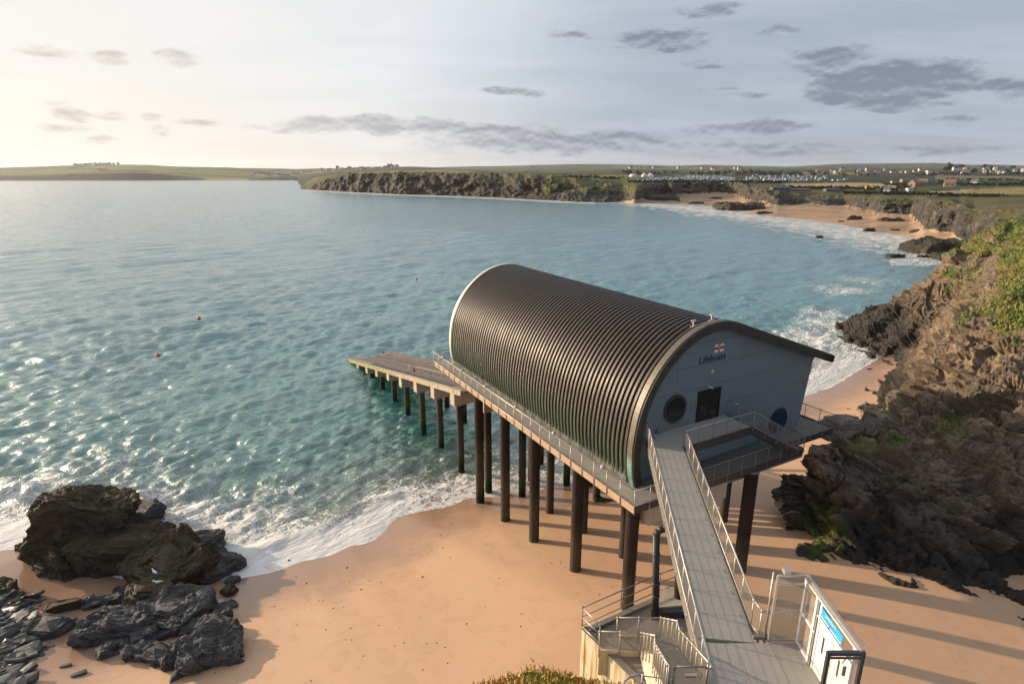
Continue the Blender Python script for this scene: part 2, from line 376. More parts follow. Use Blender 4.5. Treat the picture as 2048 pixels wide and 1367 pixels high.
# rock materials
def rock_mat(name, dark, mid, lite, grass=False, weed=0, warm=0, low=None, dir_=(.25, .15, 1.0), alg=False):
    m, t = mat(name); p = wpos(t); x, y, z = t.sep(p); nx, ny, nz = t.sep(wnor(t))
    warp = t.vm('ADD', p, t.vm('SCALE', t.noise(p, .35, 3, col=True), sc=2.5))
    s = t.vm('DOT_PRODUCT', warp, dir_)
    lay = t.noise(t.vm('MULTIPLY', t.comb(t.m('MULTIPLY', x, .25), t.m('MULTIPLY', y, .25), s), (1, 1, 1)), 2.6, 7, .7)
    n = t.noise(p, .55, 8, .68); nf = t.noise(p, 5, 6, .7)
    k = t.m('ADD', t.m('MULTIPLY', lay, .6), t.m('MULTIPLY', n, .4))
    c = t.ramp(k, [(.32, dark), (.47, mid), (.62, lite)])
    c = t.mix(t.mr(nf, .35, .6, .55, 0), c, tuple(v*.4 for v in dark))
    big = t.noise(p, .11, 4, .6); c = t.mix(t.mr(big, .42, .60, .75, 0), c, t.mix(nf, tuple(v*.9 for v in dark), mid))
    if low is not None:   # dark tide-washed foot; the cliff's shade is darkened into it too
        c = t.mix(t.mr(t.m('ADD', z, t.m('MULTIPLY', n, 3.5)), low[0], low[1], 0, 1), c, t.mix(n, (.010, .009, .008), (.055, .045, .034)))
    if weed:
        wm = t.m('MULTIPLY', t.mr(t.noise(p, .8, 5, .7), .36, .55), t.mr(nz, -.2, .5)); wc = t.mix(t.noise(p, 6, 5, .7), (.022, .015, .006), (.12, .075, .022))
        c = t.mix(t.m('MULTIPLY', wm, weed), c, wc)
    if alg:
        am = t.attr('algae'); c = t.mix(t.m('MULTIPLY', am, t.mr(t.noise(p, 1.6, 5, .7), .42, .58)), c, t.mix(nf, (.08, .11, .008), (.28, .32, .02)))
    if grass:
        ga = t.attr('grass'); gm = t.mr(t.m('ADD', ga, t.m('MULTIPLY', t.m('SUBTRACT', t.noise(p, .7, 6, .7), .5), 1.1)), .42, .58)
        gn = t.noise(p, .45, 5, .65); gc = t.ramp(gn, [(.34, (.06, .11, .012)), (.49, (.10, .145, .02)), (.58, (.24, .20, .06)), (.7, (.36, .26, .10))])
        gc = t.mix(t.noise(p, 7, 4, .7), t.mix(.5, gc, (.02, .03, .008)), gc); c = t.mix(gm, c, gc)
    h = t.m('ADD', t.m('MULTIPLY', lay, .8), t.m('ADD', t.m('MULTIPLY', n, .5), t.m('MULTIPLY', nf, .25)))
    setp(t, c, .8, 0, t.bump(h, 1.0, .6)); return m
M['cliff'] = rock_mat('cliff_rock', (.05, .038, .028), (.20, .145, .095), (.44, .33, .22), grass=True, low=(11.5, 7.5), alg=True, dir_=(.45, .1, 1))
M['cliff2'] = rock_mat('dark_slate_rock', (.02, .019, .02), (.06, .055, .052), (.17, .14, .11), grass=True, low=(2.6, 1.2), alg=True)
M['rock_weed'] = rock_mat('weedy_rock', (.02, .016, .012), (.06, .045, .03), (.15, .11, .075), weed=.85)
M['rock_far'] = rock_mat('far_wet_rock', (.012, .011, .010), (.04, .033, .027), (.13, .10, .07), weed=.4)
M['rock_blue'] = rock_mat('blue_slate_rock', (.030, .032, .038), (.10, .104, .115), (.30, .29, .27), weed=.25, dir_=(.5, .6, .9))
M['rock_pale'] = rock_mat('pale_boulder_rock', (.12, .10, .08), (.24, .20, .16), (.36, .31, .25))
m, t = mat('slate_stone'); r = rnd_obj(t); n = t.noise(wpos(t), 3, 5); c = t.mix(r, (.012, .013, .013), (.05, .048, .045)); c = t.mix(n, c, t.mix(.4, c, (.14, .125, .11))); setp(t, c, .42, 0, t.bump(n, .5, .03)); M['slate'] = m

# ------------------------------------------------------------------ shoreline of the near beach
WL = np.array([(-160, 62), (-90, 52), (-60, 45.5), (-46, 44), (-42.5, 44.6), (-38, 43.5), (-34, 41), (-29, 39.8), (-24.3, 40.2), (-21.5, 41), (-19.7, 41.6), (-18, 43), (-16.2, 43.6), (-14.6, 45), (-13.0, 45.4), (-11.7, 47.4), (-11.1, 49.3), (-8.8, 50.6), (-7.0, 51.0), (-4.6, 53.0), (-2, 53.3), (.3, 54.1), (4.1, 55.2), (11, 57.2), (20, 62), (32, 72), (43.6, 81.5), (49.4, 85.0), (55, 90), (63.0, 97.2), (70, 103), (90, 118), (140, 150)])
def shore_sd(x, y):
    """>0 on land (towards the camera), <0 at sea"""
    P = np.stack([x, y], -1); best = np.full(x.shape, 1e9)
    for a, b_ in zip(WL[:-1], WL[1:]):
        ab = b_-a; q = np.clip(((P-a) @ ab)/(ab @ ab), 0, 1); dd = np.hypot(*(np.moveaxis(P-(a+q[..., None]*ab), -1, 0))); best = np.minimum(best, dd)
    return np.where(y < np.interp(x, WL[:, 0], WL[:, 1]), best, -best)
def sand_h(x, y):
    d_ = shore_sd(x, y)
    z = np.where(d_ > 0, np.where(d_ < 22, .19*d_, 4.18+1.0*(1-np.exp(-(d_-22)/6.))), np.maximum(.13*d_, -6))
    P = np.stack([x*.12, y*.12, 0*x], -1).reshape(-1, 3)
    return z+.10*perlin(P).reshape(x.shape)*sstep(0, 4, d_), d_
xs = np.arange(-110, 150, .45); ys = np.concatenate([np.arange(6, 75, .45), np.arange(75, 175, 1.0)])
X, Y = np.meshgrid(xs, ys); Zs, D = sand_h(X, Y)
me = mesh_np('beach_sand', np.stack([X, Y, Zs], -1).reshape(-1, 3), grid_faces(*X.shape), True, {'land': (D-7*sstep(-17, -28, X)*sstep(45, 30, D+20)).ravel()})
tag(link('beach_sand', me, M['sand']), kind='structure')
def sz(x, y): return float(sand_h(np.array([float(x)]), np.array([float(y)]))[0][0])
def on_sand(px, py):
    z = 2.0
    for _ in range(12):
        p = atz(px, py, z); z = .5*z+.5*max(sz(p[0], p[1]), 0)
    return atz(px, py, z)

# ------------------------------------------------------------------ sea
ang = np.radians(np.concatenate([np.arange(47, 3.0, -.064), np.arange(3.0, .22, -.03)])); rr = CAMH/np.tan(ang)
rr = np.concatenate([rr, [10500, 14000]])
azs = np.radians(np.concatenate([np.arange(-62, -44, .3), np.arange(-44, 44, .09), np.arange(44, 62.01, .3)]))
RR, AA = np.meshgrid(rr, azs, indexing='ij'); X = RR*np.sin(AA); Y = RR*np.cos(AA)
cell = np.maximum(np.gradient(rr)[:, None]*np.ones_like(AA), RR*math.radians(.09))
sd = shore_sd(X, Y); sd = np.where(RR > 230, -200, sd)
deep = sstep(0, 16, -sd)
Zw = np.zeros_like(X); DXs = np.zeros_like(X); DYs = np.zeros_like(X)
rs = np.random.RandomState(3)
for k in range(84):
    lam = .8*(16/.8)**rs.rand(); a0 = math.radians(-50)+rs.normal()*.6+(0 if lam > 6 else rs.normal()*.4)
    kx, ky = math.cos(a0)*2*math.pi/lam, math.sin(a0)*2*math.pi/lam
    amp = .0138*lam**.80*(1.0 if lam < 5 else .40); flt = np.clip((lam/cell-2.2)/2.0, 0, 1)
    ph = rs.rand()*6.28+kx*X+ky*Y
    Zw += amp*flt*np.sin(ph); q = -.55*amp*flt*np.cos(ph); DXs += q*math.cos(a0); DYs += q*math.sin(a0)
for (lam, ad, am) in ((15.5, -56, .15), (11.0, -44, .09), (24.0, -60, .10)):
    a0 = math.radians(ad); wb = 2.2*perlin(np.stack([X*.018, Y*.018, 0*X+lam], -1).reshape(-1, 3)).reshape(X.shape); ph = 2*math.pi/lam*(math.cos(a0)*X+math.sin(a0)*Y)+wb*2
    Zw += am*(.55+.9*np.abs(wb))*(np.exp(1.2*(np.sin(ph)-1))*2-.9)*np.clip((lam/cell-2.2)/2.0, 0, 1)
patch = 1+.35*perlin(np.stack([X*.02, Y*.03, 0*X], -1).reshape(-1, 3)).reshape(X.shape)*2
Zw *= patch*(.12+.88*deep); DXs *= deep; DYs *= deep
# small breaking rollers
def roller(cond, off, amp, wid):
    global Zw
    g = np.exp(-((-sd-off)/wid)**2)*amp*cond
    Zw = Zw+g
n1 = perlin(np.stack([X*.15, Y*.15, 0*X+5], -1).reshape(-1, 3)).reshape(X.shape)
roller(sstep(-36, -40, X)*sstep(-75, -60, X), 9+1.5*n1, .75, 1.0)
roller(sstep(-26, -22, X)*sstep(-8, -14, X), 4.2+2*n1, .28, .8)
roller(sstep(-20, -14, X)*sstep(8, 0, X), 9.5+3*n1, .30, 1.6)
Z = Zw+.02
# foam amount
foam = np.zeros_like(X)
s_ = -sd
band = lambda a, b_, c, d_: sstep(a, b_, s_)*(1-sstep(c, d_, s_))
fw = 6.5+4*n1
f1 = (1-sstep(3, 8.5, s_+3.0*n1))*(s_ > -3)
wgt = np.interp(X, [-80, -45, -38, -30, -22, -13, -10, 2, 12, 30, 45, 90], [1, 1, .95, .95, 1.0, 1.0, .72, .70, .85, .9, 1.0, 1.0])
foam = np.maximum(foam, f1*wgt)
f2 = (1-sstep(6, 17, s_+4*n1))*.44*(s_ > -3)*np.interp(X, [-80, -40, -28, -10, 10, 40], [1.2, 1.2, .9, .75, .85, 1.2]); foam = np.maximum(foam, f2)
foam = np.maximum(foam, (s_ > -2.5)*np.exp(-((s_-.3)/.45)**2)*.96)
for (cx, cy, r_, w) in [(-24.5, 44.5, 4.2, .9), (-27.5, 48, 4.5, .82), (-31, 51, 3.5, .8), (-36, 52.5, 3.5, .6), (-22, 48, 5, .62), (-25, 54, 5, .42), (-45, 47, 8, .85), (-52, 52, 9, .6), (-41, 49.5, 3, .9), (-46, 60, 10, .42),
                        (58, 100, 10, .86), (62, 112, 11, .85), (50, 108, 9, .6), (70, 125, 9, .75), (75, 135, 9, .6), (56, 92, 7, .9), (46, 90, 8, .75), (62, 90, 6, .9), (95, 165, 12, .6), (110, 180, 12, .5)]:
    foam = np.maximum(foam, w*np.exp(-((X-cx)**2+(Y-cy)**2)/r_**2))
# foam rings at the piles, wake lines
far = RR > 180
PX, PY = proj(np.stack([X, Y, 0*X], -1))
FW = np.array([(1180, 402), (1250, 404), (1300, 409), (1400, 420), (1500, 432), (1600, 447), (1700, 464), (1800, 480), (1850, 490), (1930, 497)])
yw = np.interp(PX, FW[:, 0], FW[:, 1]); wid = np.interp(PX, [1180, 1300, 1500, 1700, 1850], [3, 7, 14, 26, 34])
q = (PY-yw)/wid
ff = np.where(far & (PX > 1180) & (PX < 2100) & (q > -1.5) & (q < 2.2), np.clip((.80-.40*np.abs(q)+.75*n1+.25*perlin(np.stack([X*.03, Y*.05, 0*X], -1).reshape(-1, 3)).reshape(X.shape)), 0, 1), 0)
foam = np.maximum(foam, ff)
HW = np.array([(612, 379), (700, 385), (800, 389), (900, 392), (1000, 396), (1100, 402), (1180, 405)])
q = (PY-np.interp(PX, HW[:, 0], HW[:, 1]))/2.2; foam = np.maximum(foam, np.where(far & (PX > 612) & (PX < 1190), np.clip(1.0-.4*np.abs(q), 0, 1)*.9, 0))
q = (PY-486)/5; foam = np.maximum(foam, np.where(far & (PX > 1780) & (PX < 1930) & (PY > 478) & (PY < 530), .62, 0))
me = mesh_np('sea', np.stack([X+DXs, Y+DYs, Z], -1).reshape(-1, 3), grid_faces(*X.shape), True, {'shore': s_.ravel(), 'foam': foam.ravel()})
m, t = mat('sea_water'); p = wpos(t); sh = t.attr('shore'); fo = t.attr('foam')
x, y, z = t.sep(p); dist = t.vm('LENGTH', p)
big = t.noise(t.vm('MULTIPLY', p, (.012, .03, 0)), 1, 4, .6)
shn = t.m('ADD', sh, t.m('MULTIPLY', t.m('SUBTRACT', t.noise(p, .12, 5, .6), .5), 9))
base = t.ramp(t.mr(shn, -2, 60), [(0, (.27, .19, .12)), (.06, (.25, .19, .125)), (.13, (.15, .19, .125)), (.21, (.05, .16, .115)), (.36, (.0, .19, .14)), (1, (.004, .20, .175))])
base = t.mix(t.mr(big, .35, .65, 0, .5), base, t.mix(.5, base, (.0, .11, .10)))
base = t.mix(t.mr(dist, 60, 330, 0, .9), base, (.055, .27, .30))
# fine ripples by bump
v1 = t.vm('MULTIPLY', p, (.55, 1.5, 0)); rot = t.new('ShaderNodeVectorRotate', rotation_type='Z_AXIS'); t.put(rot.inputs['Vector'], p); rot.inputs['Angle'].default_value = R(-42)
pr = rot.outputs[0]
h1 = t.noise(t.vm('MULTIPLY', pr, (.40, 1.2, 0)), 2.2, 6, .62, .3); h2 = t.noise(t.vm('MULTIPLY', pr, (.36, 1.3, 0)), .62, 5, .6, .2); h3 = t.noise(t.vm('MULTIPLY', pr, (.3, 1.0, 0)), .20, 6, .66, .2)
h = t.m('ADD', t.m('ADD', t.m('MULTIPLY', h1, .42), t.m('MULTIPLY', h2, .70)), t.m('ADD', t.m('MULTIPLY', h3, t.mr(dist, 80, 450, 0, 12.0)), t.m('MULTIPLY', t.noise(t.vm('MULTIPLY', pr, (.022, .07, 0)), 1, 6, .7, .2), t.mr(dist, 350, 1400, 0, 30))))
h = t.m('MULTIPLY', h, t.mr(sh, 0, 6, .15, 1))
# foam
wv = t.vm('ADD', p, t.vm('SCALE', t.noise(p, .6, 4, col=True), sc=2.6))
lace = t.voro(wv, .85, 'DISTANCE_TO_EDGE'); lace2 = t.voro(t.vm('ADD', p, t.vm('SCALE', t.noise(p, 1.6, 3, col=True), sc=.8)), 2.6, 'DISTANCE_TO_EDGE')
lc = t.m('MAXIMUM', t.mr(lace, 0, .16, 1, 0), t.m('MULTIPLY', t.mr(lace2, 0, .13, 1, 0), .85))
fn = t.m('ADD', t.m('MULTIPLY', lc, .55), t.m('MULTIPLY', t.noise(p, .8, 6, .62), .75))
thr = t.m('SUBTRACT', 1.13, t.m('MULTIPLY', fo, .92))
fm = t.m('MULTIPLY', t.mr(t.m('SUBTRACT', fn, thr), -.07, .16, 0, 1, True), t.mr(fo, .04, .2))
# whitecap flecks far out; wind lines also paint in the wavelets' sky reflection
wc = t.noise(t.vm('MULTIPLY', pr, (.10, .34, 0)), 1, 9, .74); fm = t.m('MAXIMUM', fm, t.m('MULTIPLY', t.mr(wc, .735, .77), .75))
wl = t.noise(t.vm('MULTIPLY', pr, (.05, 1.6, 0)), .9, 6, .75, .5); fm = t.m('MAXIMUM', fm, t.m('MULTIPLY', t.mr(wl, .52, .70), t.mr(dist, 60, 260, .42, .28)))
fcol = t.mix(t.noise(p, 1.4, 6, .7), (.56, .55, .53), (.82, .80, .77))
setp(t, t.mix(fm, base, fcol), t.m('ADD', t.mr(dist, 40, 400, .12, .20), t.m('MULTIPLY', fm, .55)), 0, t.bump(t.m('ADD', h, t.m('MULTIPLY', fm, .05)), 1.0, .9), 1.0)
t.bs.inputs['IOR'].default_value = 1.5; t.put(t.bs.inputs['Coat Weight'], t.m('SUBTRACT', 1.0, fm)); t.bs.inputs['Coat IOR'].default_value = 2.0; t.bs.inputs['Coat Roughness'].default_value = .20; t.put(t.bs.inputs['Coat Normal'], t.bump(h, 1.0, .75))
tag(link('sea', me, m), kind='structure')

# ------------------------------------------------------------------ near cliffs (RBF height surface through surveyed points, then rock relief)
def rbf(ctrl, X, Y):
    C = np.array(ctrl, float); n = len(C)
    def ph(r): return r
    A = ph(np.hypot(C[:, 0][:, None]-C[:, 0], C[:, 1][:, None]-C[:, 1])); Pm = np.c_[np.ones(n), C[:, :2]]
    K = np.block([[A, Pm], [Pm.T, np.zeros((3, 3))]]); w = np.linalg.solve(K, np.r_[C[:, 2], 0, 0, 0])
    out = np.zeros(X.size); xf, yf = X.ravel(), Y.ravel()
    for i in range(0, xf.size, 20000):
        q = ph(np.hypot(xf[i:i+20000, None]-C[:, 0], yf[i:i+20000, None]-C[:, 1]))
        out[i:i+20000] = q @ w[:n]+w[n]+w[n+1]*xf[i:i+20000]+w[n+2]*yf[i:i+20000]
    return out.reshape(X.shape)
def normals(P):
    dx = np.gradient(P, axis=1); dy = np.gradient(P, axis=0); N = np.cross(dx, dy); return N/np.maximum(np.linalg.norm(N, axis=-1, keepdims=True), 1e-9)
def relief(P, amp, sc, strat=.5, sdir=(.45, .1, 1), fine=1.0, blk=.85, off=.45):
    q = P.reshape(-1, 3); N = normals(P).reshape(-1, 3)
    big = fbm(q*sc, 5, gain=.55); rid = fbm(q*sc*2.1+31, 5, gain=.55, ridge=True)
    w = q+2.2*np.stack([perlin(q*.13+k*9) for k in range(3)], 1)
    s = (w @ np.array(sdir))*1.15; lay = sstep(0, .8, (s*.45+perlin(q*.33)*.8) % 1)*(1-sstep(.9, 1, (s*.45+perlin(q*.33)*.8) % 1))-.5
    lay2 = (np.abs(((s*1.7+perlin(q*.9+3)*.6) % 1)-.5)*2)-.5
    Fm = strata_frame(sdir); u = (q+1.2*np.stack([perlin(q*.3+k*5) for k in range(3)], 1)) @ Fm
    v1, e1 = cells(u*np.array([.16, .20, .42])*1.0, 3); v2, e2 = cells(u*np.array([.42, .5, 1.25])+9, 11); v3, e3 = cells(u*np.array([1.1, 1.3, 3.0])+3, 29)
    d_ = amp*(1.0*big+.35*rid)+strat*(.45*lay+.15*lay2)+blk*(2.4*(v1-.5)+.95*(v2-.5)+.34*(v3-.5)-.35*(1-sstep(0, .10, e2)))+fine*.10*fbm(q*1.9+7, 4, gain=.62)
    return P+(N*(d_-off)[:, None]).reshape(P.shape)
def cliff_grid(name, ctrl, x0, x1, y0, y1, nx, ny, m, amp, sc, strat, rowdir='x', sdir=(.45, .1, 1), clipz=40, grass_lo=11, gl_bias=0, algae=None, gspots=(), gneg=()):
    # arc-length resampled rows so steep faces keep their detail
    xs = np.linspace(x0, x1, 420); ys = np.concatenate([np.linspace(y0, 66, int(ny*.62), endpoint=False), np.linspace(66, y1, ny-int(ny*.62))]); X, Y = np.meshgrid(xs, ys)
    H = np.clip(rbf(ctrl, X, Y), -5, clipz)
    P = np.zeros((ny, nx, 3))
    for i in range(ny):
        ds = np.hypot(np.diff(xs), np.diff(H[i])); s = np.r_[0, np.cumsum(ds)]
        if i == 0: sm = s/s[-1]
        sm = .8*sm+.2*s/s[-1]
        u_ = np.linspace(0, 1, nx); xi = np.interp(u_, sm, xs)
        P[i, :, 0] = xi; P[i, :, 1] = ys[i]; P[i, :, 2] = np.interp(xi, xs, H[i])
    N0 = normals(P); P = relief(P, amp, sc, strat, sdir); N = normals(P)
    q = P.reshape(-1, 3)
    nz = (.8*N0[..., 2]+.2*N[..., 2]).ravel()
    g = sstep(.38, .66, nz)*sstep(grass_lo-2, grass_lo+2, q[:, 2]+2.5*perlin(q*.18+4))*(.62+gl_bias+.9*perlin(q*.10+11))
    PX, PY = proj(q)
    for (cx, cy, rx, ry, w) in gspots: g = np.maximum(g, w*np.exp(-(((PX-cx)/rx)**2+((PY-cy)/ry)**2)))
    for (cx, cy, rx, ry, w) in gneg: g = g-w*np.exp(-(((PX-cx)/rx)**2+((PY-cy)/ry)**2))
    al = np.zeros(len(q))
    for (cx, cy, rx, ry) in (algae or ()): al = np.maximum(al, np.exp(-(((PX-cx)/rx)**2+((PY-cy)/ry)**2)))
    me = mesh_np(name, q, grid_faces(ny, nx), False, {'grass': np.clip(g, 0, 1), 'algae': al})
    o = link(name, me, m); return o, P, np.clip(g, 0, 1).reshape(ny, nx), N
def cp(px, py, Y=None, z=None):
    p = aty(px, py, Y) if Y is not None else atz(px, py, z)
    return (p[0], p[1], p[2])
# A: the big cliff on the right beside the beach
ctrl = []
# foot on the sand
for (px, py, z) in [(1577, 1040, 3.2), (1600, 1078, 3.6), (1640, 1112, 4.1), (1700, 1140, 4.7), (1760, 1152, 5.0), (1830, 1170, 5.2), (1900, 1182, 5.4), (1980, 1195, 5.6), (2048, 1228, 5.8), (2140, 1260, 6)]:
    p = atz(px, py, z); ctrl.append((p[0], p[1], z-.3)); n_ = np.array([-.80, -.6]); ctrl.append((p[0]-1.5, p[1]-1.2, z-1.8)); ctrl.append((p[0]-6, p[1]-5, z-4.0))
# front face
for c_ in [(1600, 965, 43.5), (1640, 905, 43.8), (1668, 850, 44.5), (1650, 1000, 41.5), (1700, 940, 42), (1700, 1040, 38.6), (1760, 1060, 37.5), (1830, 1080, 36), (1900, 1100, 35), (1980, 1120, 34.5), (2048, 1140, 33.8), (2120, 1150, 33),
           (1760, 960, 40), (1830, 960, 39.5), (1900, 960, 38.8), (1980, 980, 38), (2048, 1000, 37), (2120, 1000, 36.5),
           (1760, 885, 43.6), (1830, 880, 43.5), (1900, 860, 43.6), (1980, 860, 43), (2048, 870, 42), (2130, 860, 41),
           (1712, 825, 46.5), (1745, 850, 45.5), (1790, 818, 49), (1830, 800, 50), (1862, 775, 52), (1880, 800, 50), (1690, 868, 44.6),
           (1873, 735, 53), (1872, 700, 54.2), (1885, 665, 56), (1930, 760, 48.5), (1980, 760, 46.8), (2048, 760, 45), (2130, 760, 43.5),
           (1930, 680, 52), (1980, 680, 50), (2048, 680, 47.8), (2130, 680, 46), (1912, 642, 56), (1960, 620, 56), (2048, 610, 51.5), (2130, 600, 50),
           (1938, 606, 66), (1900, 600, 84), (1880, 560, 92), (1860, 548, 99), (1960, 560, 72), (2048, 540, 61), (2130, 530, 58), (1905, 515, 106), (1930, 492, 112), (1980, 476, 100), (2048, 456, 88), (2130, 440, 80)]:
    ctrl.append(cp(c_[0], c_[1], Y=c_[2]))
# behind the ledge: falls to the little bay's sand
for (x, y, z) in [(27.5, 48.5, 2.5), (31, 52, 3), (35, 55.5, 3), (40, 58.5, 3), (44, 62.5, 3), (47.5, 69, 2.5), (52, 77, 2), (57, 84, 1.5), (61.5, 92, 1), (24, 48, .5), (26, 54, -1), (34, 62, 0), (42, 70, -.5), (48, 80, -1.5), (20, 46, 0), (15, 50, -4),
                  (62, 98, .8), (40, 90, -5), (30, 80, -5), (22, 64, -5)]: ctrl.append((x, y, z))
# promontory rocks
for (px, py, Y) in [(1672, 655, 119), (1700, 640, 120), (1735, 618, 121), (1790, 603, 121), (1830, 592, 118), (1700, 668, 113), (1760, 650, 111), (1830, 650, 104), (1880, 650, 98), (1740, 700, 103), (1800, 700, 100), (1850, 700, 94), (1870, 640, 98), (1845, 560, 112), (1870, 600, 104), (1830, 620, 110)]:
    ctrl.append(cp(px, py, Y=Y))
for (px, py) in [(1668, 668), (1692, 708), (1730, 728), (1760, 722), (1790, 740), (1820, 755)]:
    p = atz(px, py, 0); ctrl.append((p[0], p[1], 0)); ctrl.append((p[0]-2.5, p[1]-1, -2.2))
for (x, y, z) in [(66, 122, -1.5), (72, 127, -2), (80, 131, -2), (90, 134, -1.5), (100, 138, -2), (60, 125, -4), (70, 140, -5), (90, 150, -5), (110, 150, -4), (120, 165, -5), (60, 110, -3), (57, 104, -3), (130, 150, -2), (140, 130, 6),
                  (100, 128, 10), (95, 118, 16), (110, 118, 19), (125, 115, 18), (150, 110, 16), (90, 60, 27), (120, 80, 26), (150, 80, 25), (70, 40, 26), (100, 30, 28), (150, 30, 28), (60, 25, 22), (48, 20, 15), (42, 12, 10), (150, 10, 28)]: ctrl.append((x, y, z))
cliffA, PA, GA, NA = cliff_grid('sea_cliff', ctrl, 18, 150, 14, 148, 600, 640, M['cliff'], .95, .22, .75, grass_lo=13, gl_bias=.16,
    algae=[(1645, 1060, 32, 52), (1740, 888, 50, 12), (1905, 855, 35, 22)],
    gspots=[(1745, 830, 60, 10, .8), (1790, 880, 45, 12, .7), (1905, 850, 40, 18, .6), (2010, 545, 60, 40, .75), (2030, 600, 40, 30, .8), (1912, 670, 22, 22, .8), (1960, 500, 60, 22, .8), (2030, 470, 50, 18, .9), (1900, 545, 30, 16, .75), (2035, 690, 20, 18, .7)],
    gneg=[(1790, 680, 110, 50, 1.2), (1960, 740, 110, 40, .8), (1985, 545, 18, 34, .5), (1960, 640, 30, 16, .6)])
tag(cliffA, kind='structure')

# grass blades growing on the near cliff and the cliff-top mound
def blades(name, pts, nrm, size, m, seed, n):
    rs = np.random.RandomState(seed); k = rs.randint(0, len(pts), n); p = pts[k]+rs.normal(size=(n, 3))*size*.7; p[:, 2] -= size*.1
    a = rs.rand(n)*6.28; h = size*(.6+.8*rs.rand(n)); w = h*.22
    tx = np.stack([np.cos(a), np.sin(a), 0*a], 1); ln = rs.normal(size=(n, 3))*.35*h[:, None]; ln[:, 2] = h
    V = np.stack([p-tx*w[:, None], p+tx*w[:, None], p+ln], 1).reshape(-1, 3); F = np.arange(3*n).reshape(-1, 3)
    tint = np.repeat(rs.rand(n), 3)
    me = mesh_np(name, V, F, False, {'tint': tint}); return link(name, me, m)
m, t = mat('grass_blades'); tn = t.attr('tint'); p = wpos(t); gn = t.noise(p, .45, 5, .65)
g1 = t.ramp(gn, [(.34, (.05, .11, .012)), (.49, (.10, .15, .018)), (.58, (.22, .20, .05)), (.7, (.35, .26, .10))]); g2 = t.mix(t.mr(tn, .3, 1), g1, t.mix(.5, g1, (.30, .22, .08)))
setp(t, g2, .7); M['blade'] = m
PXa, PYa = proj(PA)
mk = (GA > .55) & (PXa > 1600) & (PXa < 2120) & (PYa > 420) & (PA[..., 1] < 118)
pp = PA[mk]
tag(blades('cliff_grass', pp, None, .26, M['blade'], 5, 42000), 'tufts of green and straw grass on the right cliff', 'grass', kind='stuff')

# ------------------------------------------------------------------ far land: radial strips
def far_land(name, m, cols, knots, amp=0, seed=0, nseg=8, colfn=None, cliffseg=(), nsub=None):
    """knots: list of (pxs, func values) giving for every column a (dist Y, height z) pair"""
    KY = []; KZ = []
    for (xs_, Ys_, zs_) in knots:
        KY.append(np.interp(cols, xs_, Ys_)); KZ.append(np.interp(cols, xs_, zs_))
    rows = []; seg = []
    for i in range(len(knots)-1):
        ns = (nsub or {}).get(i, nseg)
        for j in range(ns):
            q = j/ns; rows.append((KY[i]*(1-q)+KY[i+1]*q, KZ[i]*(1-q)+KZ[i+1]*q)); seg.append(i+q)
    rows.append((KY[-1], KZ[-1])); seg.append(len(knots)-1)
    Yr = np.array([r[0] for r in rows]); Zr = np.array([r[1] for r in rows]); sg = np.array(seg)[:, None]*np.ones_like(Yr)
    r0 = np.array([ray(c, 400) for c in cols]); Xr = Yr*(r0[:, 0]/r0[:, 1])[None, :]
    return Xr, Yr, Zr, sg
def zat(px, py, Y): return aty(px, py, Y)[2]
def kn(pts, off=0): # list of (px, py, Y)
    return ([p[0] for p in pts], [p[2] for p in pts], [zat(p[0], p[1], p[2])+off for p in pts])
def land_mat(name, haze=(0, 0)):
    m, t = mat(name); p = wpos(t); x, y, z = t.sep(p); col = t.attr('tintc', 'Color'); ck = t.attr('rock')
    dist = t.vm('LENGTH', p)
    n = t.noise(t.vm('MULTIPLY', p, (.03, .03, .03)), 1, 7, .65); n2 = t.noise(p, .35, 8, .7)
    c = t.mix(t.mr(n, .3, .7), t.mix(.6, col, (.02, .03, .01)), col); c = t.mix(t.mr(n2, .35, .65, .3, 0), c, t.mix(.5, col, (.03, .035, .012)))
    v = t.noise(t.vm('MULTIPLY', p, (.11, .11, .06)), 1, 8, .72); lay = t.noise(t.vm('MULTIPLY', p, (.06, .06, .5)), 1, 7, .7)
    rk = t.ramp(t.m('ADD', t.m('MULTIPLY', v, .6), t.m('MULTIPLY', lay, .4)), [(.36, (.018, .017, .016)), (.5, (.05, .046, .040)), (.60, (.12, .10, .075)), (.70, (.24, .19, .13))])
    f = t.mr(t.m('ADD', ck, t.m('MULTIPLY', t.m('SUBTRACT', n2, .5), .7)), .4, .6)
    setp(t, t.mix(f, c, rk), .9, 0, t.bump(v, .8, 2.5), .2); return m
M['land'] = land_mat('coastal_land')
COL = dict(green=(.10, .135, .035), pale=(.17, .20, .06), tan=(.42, .29, .15), ochre=(.30, .23, .08), dark=(.030, .042, .018), olive=(.13, .12, .04), hedge=(.018, .026, .010), hill=(.07, .09, .05), scrub=(.075, .085, .03))
